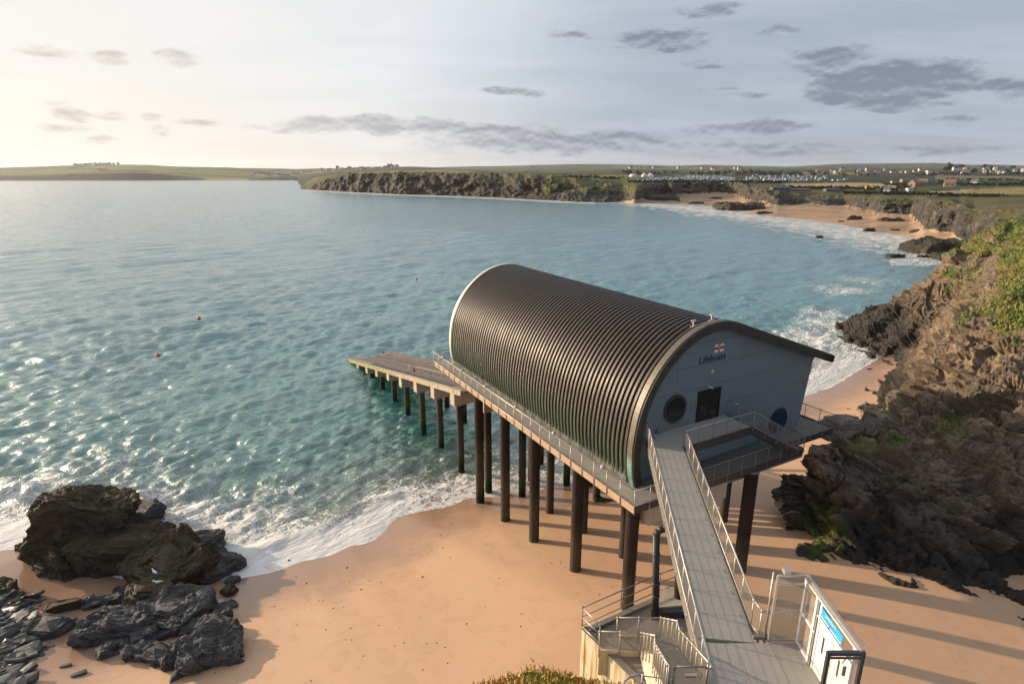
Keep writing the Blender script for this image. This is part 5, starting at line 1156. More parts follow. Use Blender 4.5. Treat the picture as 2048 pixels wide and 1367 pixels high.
for (dx, dy, dz) in ((0, 0, 0), (.08, .02, .07), (-.03, .05, .04)): part('flower_head', MB().tube(tuple(fp+np.array([dx, dy, dz+.1])), tuple(fp+np.array([dx, dy, dz+.13])), .05, 7), M['white'], fl)
part('stem', MB().tube(tuple(fp-np.array([0, 0, .25])), tuple(fp+np.array([.02, 0, .1])), .006, 4), M['blade'], fl)

# ------------------------------------------------------------------ rocks
rh0 = random.Random(99)
def ico(sub):
    import bmesh
    bm = bmesh.new(); bmesh.ops.create_icosphere(bm, subdivisions=sub, radius=1); V = np.array([v.co[:] for v in bm.verts]); F = np.array([[v.index for v in f.verts] for f in bm.faces]); bm.free(); return V, F
_ico = {k: ico(k) for k in (2, 3, 5, 6)}
def rock_mesh(name, half, seed, sub=5, boxy=.55, amp=.16, strat=.10, sdir=(.3, .2, 1), freq=1.0, flat=0.0):
    V, F = _ico[sub]; V = V.copy(); c = np.sign(V)*np.abs(V)**(1-boxy); V = c/np.maximum(np.max(np.abs(c), axis=1), np.linalg.norm(c, axis=1)*(.58+.2*(1-boxy)))[:, None]
    h = np.array(half); L = h.mean(); P = V*h; N = V/h; N /= np.linalg.norm(N, axis=1)[:, None]; q = P+seed*13.7
    # facet cuts
    rs = np.random.RandomState(seed)
    for k in range(int(7*boxy+3*(boxy > .5))):
        n = rs.normal(size=3); n /= np.linalg.norm(n); lim = np.max(P @ n)*rs.uniform(.62, .86); d_ = P @ n; P = P-np.maximum(d_-lim, 0)[:, None]*n*.85
    w = q @ np.array(sdir)/np.linalg.norm(sdir); lay = (np.abs(((w*3.2/max(h[2], .25)*.33+perlin(q*.5/L)*.7) % 1)-.5)*2)**.7-.5
    d_ = amp*L*(1.3*fbm(q*freq*1.1/L, 5, gain=.55)+.35*fbm(q*freq*2.5/L+5, 4, ridge=True))+strat*L*lay*(1-.5*abs(N[:, 2]))
    P = P+N*d_[:, None]
    if sub >= 5:
        u = (P+seed*7.1+.25*np.stack([perlin(q*.8+k*5) for k in range(3)], 1)) @ strata_frame((.55, .35, .75))
        v1, e1 = cells(u*np.array([.55, .8, 1.9]), 5); v2, e2 = cells(u*np.array([1.5, 2.2, 5.0]), 17); k_ = .55 if L > 1.2 else .3
        P = P+N*(k_*((v1-.5)*.75+(v2-.5)*.26-.10*(1-sstep(0, .12, e1))))[:, None]
    if sub >= 5: P = P+N*((.10*fbm(q*1.7+3, 3, ridge=True)+.06*fbm(q*4.2, 3))[:, None])
    return mesh_np(name, P, F, False)
def rock(label, px, py, half, rz=0, tilt=(0, 0), m='rock_weed', seed=1, z=None, sub=5, name='rock', cat='rock', sink=.35, group=None, water=False, **k):
    p = atz(px, py, 0.0) if water else on_sand(px, py)
    if z is not None: p = atz(px, py, z)
    o = link(name, rock_mesh(name, half, seed, sub, **k), M[m], loc=(p[0], p[1], p[2]+half[2]*(1-2*sink)), rot=(tilt[0], tilt[1], rz))
    return tag(o, label, cat, group)
# px,py is where the middle of the rock's foot stands
rock('tall seaweed covered rock standing highest at the water edge', 178, 1092, (3.3, 2.6, 2.8), R(20), (R(-6), R(20)), seed=43, sink=.12, amp=.20, strat=.05, sub=6, boxy=.35)
rock('low weedy boulder at the left foot of the tallest rock', 140, 1128, (2.7, 1.8, 1.25), R(-25), seed=4, sink=.25, amp=.24, sub=6)
rock('small weedy rock washed by foam left of the tallest rock', 118, 1075, (1.6, 2.2, .9), R(5), seed=11, sink=.3, amp=.3)
rock('broad weedy hump in front of the tallest rock', 255, 1124, (3.9, 2.2, 1.35), R(12), (R(4), R(5)), seed=45, sink=.2, amp=.2, sub=6)
rock('brown dome shaped rock right of the broad weedy hump', 352, 1150, (2.9, 2.5, 1.5), R(-20), (R(10), R(8)), seed=46, sink=.25, amp=.18, sub=6, m='rock_weed')
rock('smooth blue grey slab in the surf beside the outcrop', 402, 1098, (2.0, 1.1, .75), R(-5), seed=7, sink=.25, m='rock_blue', strat=.2)
rock('dark wet ledge sloping into the surf right of the domed rock', 428, 1142, (1.7, 1.7, .7), R(-30), seed=17, sink=.4, m='rock_blue', strat=.2)
rock('wet grey shelf behind the tallest rock in the foam', 268, 1042, (2.7, 2.0, .65), R(-15), seed=8, sink=.3, m='rock_blue', water=True, strat=.16)
rock('mossy brown knob below the domed rock', 302, 1206, (1.4, 1.3, 1.0), R(30), seed=9, sink=.3, m='rock_weed')
rock('dark blue ridge joining the outcrop to its front boulders', 352, 1232, (2.6, 2.1, .75), R(-12), seed=50, sink=.3, m='rock_blue', sub=6, strat=.18)
rock('large tilted grey slab with an overhanging front edge', 236, 1262, (2.35, 1.35, .62), R(22), (R(-14), R(4)), seed=62, sink=.25, m='rock_blue', boxy=.5, amp=.14, sub=6, strat=.1)
rock('pale topped angular boulder at the right end of the outcrop', 420, 1312, (1.85, 1.45, .8), R(25), (R(6), R(12)), seed=53, sink=.28, m='rock_blue', boxy=.42, strat=.2, sub=6)
rock('dark pointed rock behind the pale topped boulder', 438, 1262, (1.4, .75, .5), R(-12), seed=14, sink=.3, m='rock_blue')
rock('low jagged rock in front of the blue ridge', 312, 1315, (1.6, .8, .38), R(-18), seed=15, sink=.35, m='rock_blue', amp=.26)
rock('thin slanting slab left of the mossy knob', 250, 1198, (1.7, .5, .35), R(34), seed=16, sink=.3, m='rock_blue', strat=.2)
rock('narrow broken slab above the large tilted slab', 205, 1208, (1.5, .42, .3), R(28), seed=18, sink=.3, m='rock_blue')
rock('small rock under the right end of the large tilted slab', 290, 1278, (.75, .5, .4), R(30), seed=19, sink=.3, m='rock_blue')
rock('long black wedge lying alone on the sand', 138, 1216, (1.45, .35, .42), R(30), seed=20, sink=.25, m='rock_weed', boxy=.8, amp=.08)
rock('grey block lying on the edge of the slate field', 98, 1262, (1.25, .85, .5), R(-5), seed=21, sink=.25, m='rock_blue', boxy=.85, amp=.07, sub=5)
rock('grey leaning slab between the black wedge and the outcrop', 172, 1206, (.55, .25, .25), R(40), seed=22, sink=.3, m='slate', boxy=.7)
rock('low rock right of the domed rock on wet sand', 400, 1196, (.75, .5, .35), R(-10), seed=23, sink=.35)
rock('round dark stone on the wet sand right of the outcrop', 460, 1184, (.55, .38, .28), R(-25), seed=24, sink=.35)
rock('pale washed stone at the foam edge', 464, 1163, (.5, .35, .2), R(0), seed=25, sink=.4, m='rock_blue')
rock('flat half buried rock on the wet sand right of the outcrop', 448, 1214, (1.0, .5, .14), R(25), seed=26, sink=.4, m='rock_blue')
rock('dark rock washed by foam at the left edge', 48, 1094, (.7, .32, .22), R(25), seed=27, sink=.4)
rock('cluster stone at the left edge of the picture above the slates', 8, 1182, (.85, .7, .5), R(10), seed=28, sink=.35)
rock('small round stone next to the left edge cluster', 20, 1176, (.35, .3, .22), R(10), seed=29, sink=.35)
rock('weedy ledge at the foot of the pale topped boulder', 392, 1335, (.9, .4, .22), R(20), seed=30, sink=.35)
rock('boulder of pale pointed rock sitting on the cliff ledge', 1745, 862, (.9, .7, 1.1), R(20), (R(12), R(8)), seed=31, m='rock_pale', z=11.2, sink=.3, boxy=.7, amp=.08)
rock('grey blocky rock on the left tip of the cliff ledge', 1688, 862, (1.6, 1.0, .9), R(10), seed=32, m='rock_pale', z=11.0, sink=.35, boxy=.6)
rock('dark rock beneath the boathouse at the surf edge', 1190, 965, (1.4, .6, .35), R(20), seed=33, sink=.4)
rock('low stones on wet sand under the walkway corner', 1206, 1000, (.9, .4, .16), R(-20), seed=34, sink=.4)
for k, (px, py, a, b_, lab) in enumerate([(1638, 474, 2.6, 1.2, 'dark rock on the far beach nearest the middle of the surf'), (1706, 441, 7, 3.2, 'dark rock on the far beach above the surf line'), (1785, 447, 14, 3.4, 'long ledge lit on its left end on the far beach'),
        (1738, 461, 5, 1.8, 'rounded dark rock in the far surf'), (1790, 461, 3.4, 1.1, 'small flat rock at the far surf edge'), (1838, 467, 7.5, 2.6, 'wide dark rock near the right end of the far beach'), (1883, 467, 6.5, 2.4, 'dark rock before the right end of the far beach cliffs'),
        (1682, 443, 2.2, .8, 'tiny dark rock in the far surf'), (1460, 414, 17, 2.4, 'low dark reef before the small cove beach'), (1480, 419, 24, 3.6, 'long dark reef running into the far surf'), (1430, 399, 7, 1.4, 'single dark rock in the middle of the cove sand'),
        (1392, 407, 8, 1.0, 'flat rock low on the cove sand'), (1530, 427, 8, 1.1, 'flat rock at the surf edge right of the long reef'), (1318, 402, 22, 3, 'dark reef at the left end of the cove beach'), (1545, 419, 6, 1.0, 'small rock on the sand under the jagged spur')]):
    z_ = 1.0; p = atz(px, py, .5); o = link('rock', rock_mesh('rock', (a*p[1]/700+.5, (a*.5)*p[1]/700+.5, b_*p[1]/420), 40+k, 5, amp=.30, boxy=.3), M['rock_far'], loc=(p[0], p[1], .2), rot=(0, 0, R(-8))); tag(o, lab, 'rock', 'rocks on the far beach')
for k, (px, py, a, b_, c_, lab) in enumerate([(1875, 503, 13, 7, 3.2, 'broad flat topped rock jutting into the sea below the grass slope'), (1838, 500, 5, 2, 1.0, 'low pointed rock left of the flat topped one'), (1790, 514, 3.2, 1.4, .8, 'small black rock awash left of the point'), (1850, 515, 2.6, 1.2, .7, 'little dark rock in white water below the point'), (1892, 517, 6, 3, 1.6, 'dark rock against the foot of the grass slope')]):
    p = atz(px, py, 0); o = link('rock', rock_mesh('rock', (a, b_, c_), 70+k, 6, amp=.22, boxy=.35), M['rock_far'], loc=(p[0], p[1], c_*.3), rot=(0, 0, R(10))); tag(o, lab, 'rock', 'rocks off the point')
for k, (px, py) in enumerate([(268, 1225), (330, 1270), (300, 1240), (378, 1262), (345, 1300), (280, 1305), (392, 1298), (222, 1228), (250, 1182), (440, 1236), (350, 1330), (330, 1205), (380, 1225), (228, 1300)]):
    rock('broken blue grey rock fragment wedged among the front boulders', px, py, (rh0.uniform(.5, 1.1), rh0.uniform(.3, .6), rh0.uniform(.2, .4)), R(rh0.uniform(0, 50)), (R(rh0.uniform(-20, 20)), R(rh0.uniform(-20, 20))), seed=120+k, sink=.3, m='rock_blue', boxy=.45, amp=.2, group='rock fragments among the front boulders')
# slate field at the lower left: single stones
rsl = random.Random(11); protos = [rock_mesh('slate_stone', (1, .34+.12*(k % 3), .16+.05*(k % 2)), 90+k, 2, boxy=.5, amp=.10, strat=.05) for k in range(8)]
cnt = 0; tries = 0
while cnt < 285 and tries < 20000:
    tries += 1; px = rsl.uniform(-12, 150); py = rsl.uniform(1190, 1372)
    edge = 66+18*math.sin(py*.06)+(22 if py > 1240 and py < 1275 else 0)-(py-1190)*.06 if py < 1290 else 60-(py-1290)*.12
    if px > edge*(.75+.5*rsl.random()) or rsl.random() > (1.0 if py < 1290 else .55): continue
    p = on_sand(px, py); s_ = rsl.choice([.16, .2, .25, .3, .4, .55, .75])*(.8+.4*rsl.random())
    o = link('slate_stone', protos[cnt % 8], M['slate'], loc=(p[0], p[1], p[2]+s_*.10), rot=(R(rsl.uniform(-38, 30)), R(rsl.uniform(-18, 18)), R(rsl.gauss(32, 20))), scale=(s_, s_*rsl.uniform(.7, 1.3), s_*rsl.uniform(.6, 1.7)))
    tag(o, 'flat dark slate stone among many on the lower left sand', 'stone', 'slate stones scattered at the lower left'); cnt += 1
mb = MB()
V2, F2 = _ico[2]
rs = np.random.RandomState(5); VV_ = []; FF_ = []; n = 0
for k in range(1500):
    px = rs.uniform(-15, 110); py = rs.uniform(1185, 1375)
    if px > (80 if py < 1290 else 45)*(.6+.7*rs.rand()): continue
    p = on_sand(px, py) if k % 3 == 0 else atz(px, py, 1.9+(py-1185)*.009); p[2] = sz(p[0], p[1]); a = math.radians(rs.uniform(10, 55)); s_ = rs.uniform(.05, .2)
    q = V2*np.array([s_, s_*.45, s_*.25]); q = q*(1+.12*rs.normal(size=(len(q), 1))); q = np.stack([q[:, 0]*math.cos(a)-q[:, 1]*math.sin(a), q[:, 0]*math.sin(a)+q[:, 1]*math.cos(a), q[:, 2]], 1)+np.array([p[0], p[1], p[2]+.02])
    VV_.append(q); FF_.append(F2+n); n += len(q)
tag(link('gravel', mesh_np('gravel', np.vstack(VV_), np.vstack(FF_)), M['slate']), 'small broken slate chips between the larger stones', 'gravel', kind='stuff')
for k, (px, py, s_, lab) in enumerate([(132, 1331, .36, 'long pale stone alone on the sand right of the slates'), (158, 1348, .42, 'pair of crossed pale stones on the sand near the bottom edge'), (28, 1340, .55, 'white slate blade near the bottom left'), (143, 1240, .35, 'black stone above the tilted slab on the sand'), (75, 1297, .5, 'dark flat slab right of the slate field'), (60, 1275, .5, 'broad pale slate under the grey block'), (694, 1134, .12, 'tiny pebble on the sand below the white foam'), (845, 1153, .10, 'lone pebble in the middle of the beach'), (722, 1178, .10, 'small pebble on the open sand left of centre'), (612, 1166, .10, 'small pebble near the left foam edge'), (578, 1120, .14, 'dark pebble in the foam')]):
    p = on_sand(px, py); o = link('slate_stone', protos[k % 8], M['slate'], loc=(p[0], p[1], p[2]+s_*.12), rot=(0, 0, R(20+7*k)), scale=(s_, s_, s_*1.2)); tag(o, lab, 'stone')

rs = np.random.RandomState(15); VV_ = []; FF_ = []; n = 0
for k in range(420):
    px = rs.uniform(420, 1500); py = rs.uniform(1000, 1366); p = atz(px, py, 3.0); z_, d_ = sand_h(np.array([p[0]]), np.array([p[1]]))
    if d_[0] < 1.5 or rs.rand() > (.9 if 3 < d_[0] < 7 else .35): continue
    s_ = rs.uniform(.02, .075); a = rs.uniform(0, 3.14); q = V2*np.array([s_, s_*.6, s_*.35]); q = np.stack([q[:, 0]*math.cos(a)-q[:, 1]*math.sin(a), q[:, 0]*math.sin(a)+q[:, 1]*math.cos(a), q[:, 2]], 1)+np.array([p[0], p[1], z_[0]+s_*.1])
    VV_.append(q); FF_.append(F2+n); n += len(q)
tag(link('beach_debris', mesh_np('beach_debris', np.vstack(VV_), np.vstack(FF_)), M['rock_weed']), 'tiny scraps of weed and pebbles strewn over the open sand', 'debris', kind='stuff')

# ------------------------------------------------------------------ buoys and gulls
for (px, py, lab) in ((398, 637, 'upper orange mooring buoy floating in the pale water'), (316, 712, 'lower orange mooring buoy nearest the picture\'s left'), (833, 559, 'small dark orange buoy left of the boathouse roof')):
    p = atz(px, py, .1); th = thing('mooring_buoy', lab, 'buoy', tuple(p), 'mooring buoys in the bay'); n = 14; r_ = .45
    rings = [(math.sin(q*math.pi/8), -math.cos(q*math.pi/8)) for q in range(9)]; vs = [(p[0]+r_*a*math.cos(2*math.pi*i/n), p[1]+r_*a*math.sin(2*math.pi*i/n), p[2]+.12+r_*.8*b_) for a, b_ in rings for i in range(n)]
    part('float', MB().add(vs, [(j*n+i, j*n+(i+1) % n, (j+1)*n+(i+1) % n, (j+1)*n+i) for j in range(8) for i in range(n)]), M['orange'], th, True)
    part('top_ring', MB().tube((p[0], p[1], p[2]+.4), (p[0], p[1], p[2]+.75), .07, 8), M['orange'], th)
def gull(loc, label, rz=0, flying=False, s=1.0):
    L = Vector(loc); root = thing('seagull', label, 'seagull', tuple(L), 'seagulls', rz)
    me = bpy.data.meshes.new('body'); n = 10; prof = [(-.24, .005, .10), (-.17, .035, .10), (-.06, .075, .10), (.04, .085, .11), (.12, .065, .14), (.16, .042, .20), (.19, .048, .24), (.23, .042, .25), (.265, .02, .245), (.31, .006, .235)]
    vs = [(x_*s, r_*math.cos(2*math.pi*i/n)*s, (z_+r_*math.sin(2*math.pi*i/n))*s) for x_, r_, z_ in prof for i in range(n)]
    fs = [(j*n+i, j*n+(i+1) % n, (j+1)*n+(i+1) % n, (j+1)*n+i) for j in range(len(prof)-1) for i in range(n)]
    mb = MB().add(vs, fs); link('body', mb.mesh('body', True), M['bird_w'], parent=root)
    for sg in (-1, 1):
        if flying: w = MB().prism([(.08*s, .05*sg*s, .13*s), (.13*s, .30*sg*s, .22*s), (.02*s, .62*sg*s, .17*s), (-.04*s, .32*sg*s, .20*s), (-.08*s, .05*sg*s, .13*s)], (0, 0, .012*s))
        else: w = MB().prism([(.10*s, .075*sg*s, .15*s), (.02*s, .095*sg*s, .10*s), (-.30*s, .03*sg*s, .09*s), (-.12*s, .06*sg*s, .17*s)], (0, .012*sg*s, .01*s))
        link('wing', w.mesh('wing'), M['bird_g'], parent=root)
        if not flying: link('leg', MB().tube((.0, .03*sg*s, 0), (0, .03*sg*s, .06*s), .006*s, 4).mesh('leg'), M['yellow'], parent=root)
    link('beak', MB().tube((.262*s, 0, .243*s), (.325*s, 0, .233*s), .013*s, 5, r2=.004*s).mesh('beak'), M['yellow'], parent=root)
    return root
def top_of(px, py, guess):  # stand on whatever rock is seen at this pixel
    bpy.context.view_layer.update(); r = ray(px, py); hit = S.ray_cast(bpy.context.evaluated_depsgraph_get(), Vector((0, 0, CAMH)), Vector(r).normalized())
    return hit[1] if hit[0] else Vector(atz(px, py, guess))
gull(top_of(310, 1146, 2), 'white gull standing on the domed rock, the upper of two', R(150), s=1.25); gull(top_of(317, 1166, 2), 'white gull standing on the rock, the lower of two', R(200), s=1.25)
gull(aty(1607, 622, 120), 'white gull flying low over the bay beyond the boathouse', R(20), True, 1.6)

# ------------------------------------------------------------------ houses, caravans and trees on the far land
def gable_house_mesh(nm, w, d, h, rh, part_):
    mb = MB()
    if part_ == 'wall': mb.add([(-w/2, -d/2, -2), (w/2, -d/2, -2), (w/2, d/2, -2), (-w/2, d/2, -2), (-w/2, -d/2, h), (w/2, -d/2, h), (w/2, d/2, h), (-w/2, d/2, h), (-w/2, 0, h+rh), (w/2, 0, h+rh)], [(0, 1, 5, 4), (1, 2, 6, 9, 5), (2, 3, 7, 6), (3, 0, 4, 8, 7)])
    else:
        e = .4; mb.hexa([(-w/2-e, -d/2-e, h-.3), (w/2+e, -d/2-e, h-.3), (w/2+e, 0, h+rh-.05), (-w/2-e, 0, h+rh-.05), (-w/2-e, -d/2-e, h), (w/2+e, -d/2-e, h), (w/2+e, 0, h+rh+.25), (-w/2-e, 0, h+rh+.25)])
        mb.hexa([(-w/2-e, d/2+e, h-.3), (-w/2-e, 0, h+rh-.05), (w/2+e, 0, h+rh-.05), (w/2+e, d/2+e, h-.3), (-w/2-e, d/2+e, h), (-w/2-e, 0, h+rh+.25), (w/2+e, 0, h+rh+.25), (w/2+e, d/2+e, h)])
    return mb.mesh(nm)
HM = {}
def house_at(px, py, w, d, h, rh, wallm, roofm, label, rz=0, Y=None, group=None, windows=3, chim=True, name='house', cat='house'):
    p = ground_hit(px, py) if Y is None else aty(px, py, Y); key = (w, d, h, rh, wallm, roofm)
    if key not in HM:
        HM[key] = (gable_house_mesh('wall', w, d, h, rh, 'wall'), gable_house_mesh('roof', w, d, h, rh, 'roof')); HM[key][0].materials.append(M[wallm]); HM[key][1].materials.append(M[roofm])
    r = thing(name, label, cat, tuple(p), group, rz); link('wall', HM[key][0], parent=r); rf = link('roof', HM[key][1], parent=r)
    if windows:
        kw = ('w', w, h, windows, d)
        if kw not in HM: HM[kw] = MB().box((0, 0, 0), (1.3, .12, 1.2)).mesh('window')
        for i in range(windows): 
            link('window', HM[kw], M['pane'], loc=(-w/2+w*(i+.5)/windows, -d/2-.05, h*.5), parent=r); 
            if d > 5: pass
    if chim:
        if 'ch' not in HM: HM['ch'] = MB().box((0, 0, .9), (1.0, 1.0, 1.8)).mesh('chimney')
        link('chimney', HM['ch'], M['brown_roof'], loc=(w*.36, 0, h+rh-.4), parent=rf)
    return r
rh_ = random.Random(21)
# caravan rows
cm_body = MB().hexa([(-4, -1.7, -1.2), (4, -1.7, -1.2), (4, 1.7, -1.2), (-4, 1.7, -1.2), (-4, -1.7, 2.2), (4, -1.7, 2.2), (4, 1.7, 2.2), (-4, 1.7, 2.2)]).mesh('body'); cm_body.materials.append(M['caravan'])
cm_roof = MB().add([(-4.2, -1.9, 2.2), (4.2, -1.9, 2.2), (4.2, 1.9, 2.2), (-4.2, 1.9, 2.2), (-4.2, 0, 2.95), (4.2, 0, 2.95)], [(0, 1, 5, 4), (2, 3, 4, 5), (1, 2, 5), (3, 0, 4), (3, 2, 1, 0)]).mesh('roof'); cm_roof.materials.append(M['caravan_roof'])
cm_win = MB().box((-2.2, -1.74, 1.2), (1.4, .06, .8)).box((1.5, -1.74, 1.2), (1.8, .06, .8)).box((-4.03, 0, 1.2), (.06, 2.2, .9)).mesh('window'); cm_win.materials.append(M['pane'])
cnt = 0
for row, (py0, xa, xb, st) in enumerate([(363.2, 1275, 1480, 6.2), (361, 1290, 1475, 5.8), (359, 1300, 1470, 5.6), (357, 1330, 1475, 5.6), (355, 1350, 1462, 6), (353, 1370, 1450, 7), (362.5, 1486, 1600, 7.6), (359.5, 1490, 1640, 8.5), (356.5, 1492, 1650, 8.5), (353.5, 1500, 1652, 9), (350.5, 1510, 1640, 10), (361.2, 1608, 1700, 13), (348.5, 1450, 1480, 8)]):
    x_ = xa
    while x_ < xb and cnt < 285:
        px = x_+rh_.uniform(-1.5, 1.5); py = py0+rh_.uniform(-.6, .6); x_ += st
        if rh_.random() < .12: continue
        g = ground_hit(px, py); r = thing('static_caravan', 'small white static caravan among the rows of the clifftop holiday park', 'caravan', tuple(g), 'caravans in the clifftop holiday park', R(rh_.choice([8, 12, 75, 80])+rh_.uniform(-6, 6)))
        sc = 1.0*rh_.uniform(.85, 1.15); r.scale = (sc, sc, sc)
        link('body', cm_body, parent=r); link('roof', cm_roof, parent=r); link('window', cm_win, parent=r); cnt += 1
# domed tents
for (px, lab) in ((1263, 'white domed tent left of the three on the clifftop field'), (1285, 'white pointed tent in the middle of the three'), (1297, 'larger white pointed tent beside the caravans')):
    g = ground_hit(px, 353.5); th = thing('bell_tent', lab, 'tent', tuple(g), 'white tents on the clifftop field'); n = 12; r_ = 7.5 if px != 1285 else 5.5; hh = 6.0 if px == 1263 else 8
    rings = [(1, -1), (1, .25), (.72, .6), (.32, .85), (.02, 1)] if px != 1263 else [(1, -1), (.98, .3), (.8, .65), (.45, .92), (.02, 1)]
    vs = [(r_*a*math.cos(2*math.pi*i/n), r_*a*math.sin(2*math.pi*i/n), hh*b_) for a, b_ in rings for i in range(n)]; me = MB().add(vs, [(j*n+i, j*n+(i+1) % n, (j+1)*n+(i+1) % n, (j+1)*n+i) for j in range(4) for i in range(n)]).mesh('canvas', True); link('canvas', me, M['white'], parent=th)
    link('door_flap', MB().box((0, -r_-.05, 1.0), (2, .2, 2.4)).mesh('door_flap'), M['bird_g'], parent=th)
# named farm buildings on the right
house_at(1822, 374, 17, 9, 5, 4.5, 'stone_wall', 'brown_roof', 'stone barn with steep tan roof, left of the farm group', R(35), windows=2, chim=False, name='barn', cat='barn')
house_at(1837, 373, 12, 9, 5, 4.5, 'stone_wall', 'brown_roof', 'larger stone barn with sunlit gable in the farm group', R(-40), windows=2, chim=False, name='barn', cat='barn')
house_at(1852, 371, 20, 8, 4, 3.5, 'stone_wall', 'slate_roof', 'long grey roofed barn behind the sunlit gable', R(10), windows=3, chim=False, name='barn', cat='barn')
house_at(1893, 374, 11, 8, 5, 4, 'stone_wall', 'brown_roof', 'brown stone house with two gables right of the farm group', R(-30), windows=2)
house_at(1915, 370, 20, 7, 3.5, 3, 'house_w', 'slate_roof', 'long low house with slate roof by the lane', R(5), windows=4)
house_at(1942, 368.5, 9, 8, 4, 4, 'house_w', 'slate_roof', 'white gabled cottage right of the long low house', R(-60), windows=2)
house_at(1803, 364, 16, 7, 4, 2.2, 'stone_wall', 'brown_roof', 'reddish flat house with brick end above the tan field', R(10), windows=4)
house_at(1780, 366, 7, 4, 3, 1, 'house_w', 'slate_roof', 'tiny white hut at the right end of the tan field', 0, windows=1, chim=False)
house_at(1771, 383, 5.5, 5, 2.6, 2.2, 'house_w', 'slate_roof', 'white hut with dark roof above the far beach cliffs', R(-50), windows=1, chim=False); house_at(1815, 384, 6, 4.5, 3, .8, 'caravan', 'caravan_roof', 'pale blue shed beside the lane above the cliffs', R(5), windows=0, chim=False, name='shed', cat='shed')
house_at(1592, 384.5, 26, 8, 3.2, .8, 'stone_wall', 'slate_roof', 'long low beach cafe above the jagged spur', R(8), windows=7, chim=False, name='beach_building', cat='building'); house_at(1558, 380.5, 20, 6, 2.6, .8, 'slate_roof', 'slate_roof', 'dark low building left of the beach cafe', R(5), windows=3, chim=False, name='beach_building', cat='building')
house_at(1660, 383, 16, 6, 2.4, .8, 'slate_roof', 'slate_roof', 'grey shed row right of the beach cafe', R(5), windows=0, chim=False, name='shed', cat='shed')
house_at(1864, 347, 40, 12, 8, 2, 'house_w', 'slate_roof', 'long white hotel on the right skyline', R(8), windows=9, chim=False, Y=1900, name='hotel', cat='hotel')
house_at(1898, 347, 60, 14, 4, 6, 'slate_roof', 'slate_roof', 'wide dark blue roofed hall right of the hotel', R(8), windows=0, chim=False, Y=1900, name='hall', cat='building')
# scattered white houses along the skyline villages
k = 0
for (x0, x1, y0, y1, Ym, n_, grp, lab) in [(1900, 2100, 338, 347, 1900, 34, 'houses in the village on the right skyline', 'white house among the dark trees of the right hand village'), (1620, 1860, 340, 347, 2200, 20, 'houses behind the caravan park', 'pale house among the hedges behind the caravan park'),
        (1230, 1480, 336, 341, 2600, 20, 'houses on the ridge beyond the tents', 'pale house on the ridge beyond the white tents'), (500, 600, 347.5, 352.5, 3300, 22, 'houses of the small village on the left shore', 'white house in the small village by the left shore'), (600, 800, 336, 345, 4000, 46, 'houses of the hill village behind the headland', 'grey and white house in the hill village behind the headland')]:
    for i in range(n_):
        px = rh_.uniform(x0, x1); py = rh_.uniform(y0, y1); big = Ym/2000
        w = rh_.choice([10, 14, 18])*max(1, big*.8); key = (w, 8, 5, 3.5)
        p = None
        if Ym >= 3000:
            py = py if x0 < 600 else 344-(px-600)/200*8+rh_.uniform(-2.5, 2.5); 
        house_at(px, py, w, round(8*max(1, big*.7)), 6*max(1, big*.6), 4, 'house_w', rh_.choice(['slate_roof', 'slate_roof', 'brown_roof']), lab, R(rh_.choice([5, -20, 60, 30])), Y=Ym*rh_.uniform(.97, 1.03), group=grp, windows=0, chim=False)
# wind turbines
for i, px in enumerate((1767, 1794, 1818, 1831, 1855, 1861, 1877)):
    p = aty(px, 327.5, 7300); th = thing('wind_turbine', 'thin white wind turbine on the blue skyline hill', 'wind turbine', tuple(p), 'wind turbines on the distant hill'); link('tower', MB().tube((0, 0, -5), (0, 0, 48), 2.0, 6, r2=1.2).mesh('tower'), M['white'], parent=th)
    hb = link('hub', MB().tube((0, -3, 48), (0, 3, 48), 1.4, 6).mesh('hub'), M['white'], parent=th)
    for j in range(3): a = j*2.094+i; link('blade', MB().tube((0, -3, 48), (24*math.sin(a), -3, 48+24*math.cos(a)), 1.3, 4, r2=.4).mesh('blade'), M['white'], parent=th)
# excavator in the tan field
g = ground_hit(1730, 380); th = thing('excavator', 'small yellow digger parked in front of the tan field', 'excavator', tuple(g)); link('cab', MB().box((0, 0, 2.2), (3.4, 2.4, 2.0)).box((-.8, .2, 3.6), (1.4, 1.4, 1.4)).mesh('cab'), M['yellow'], parent=th); link('track', MB().box((0, -.9, .6), (4, .6, 1.0)).box((0, .9, .6), (4, .6, 1.0)).mesh('track'), M['black'], parent=th)
link('arm', MB().tube((1.6, 0, 2.8), (4.6, 0, 5.6), .3, 5).tube((4.6, 0, 5.6), (6.8, 0, 2.2), .25, 5).mesh('arm'), M['yellow'], parent=th); link('bucket', MB().box((6.8, 0, 1.8), (1.1, 1.0, .9)).mesh('bucket'), M['yellow'], parent=th)
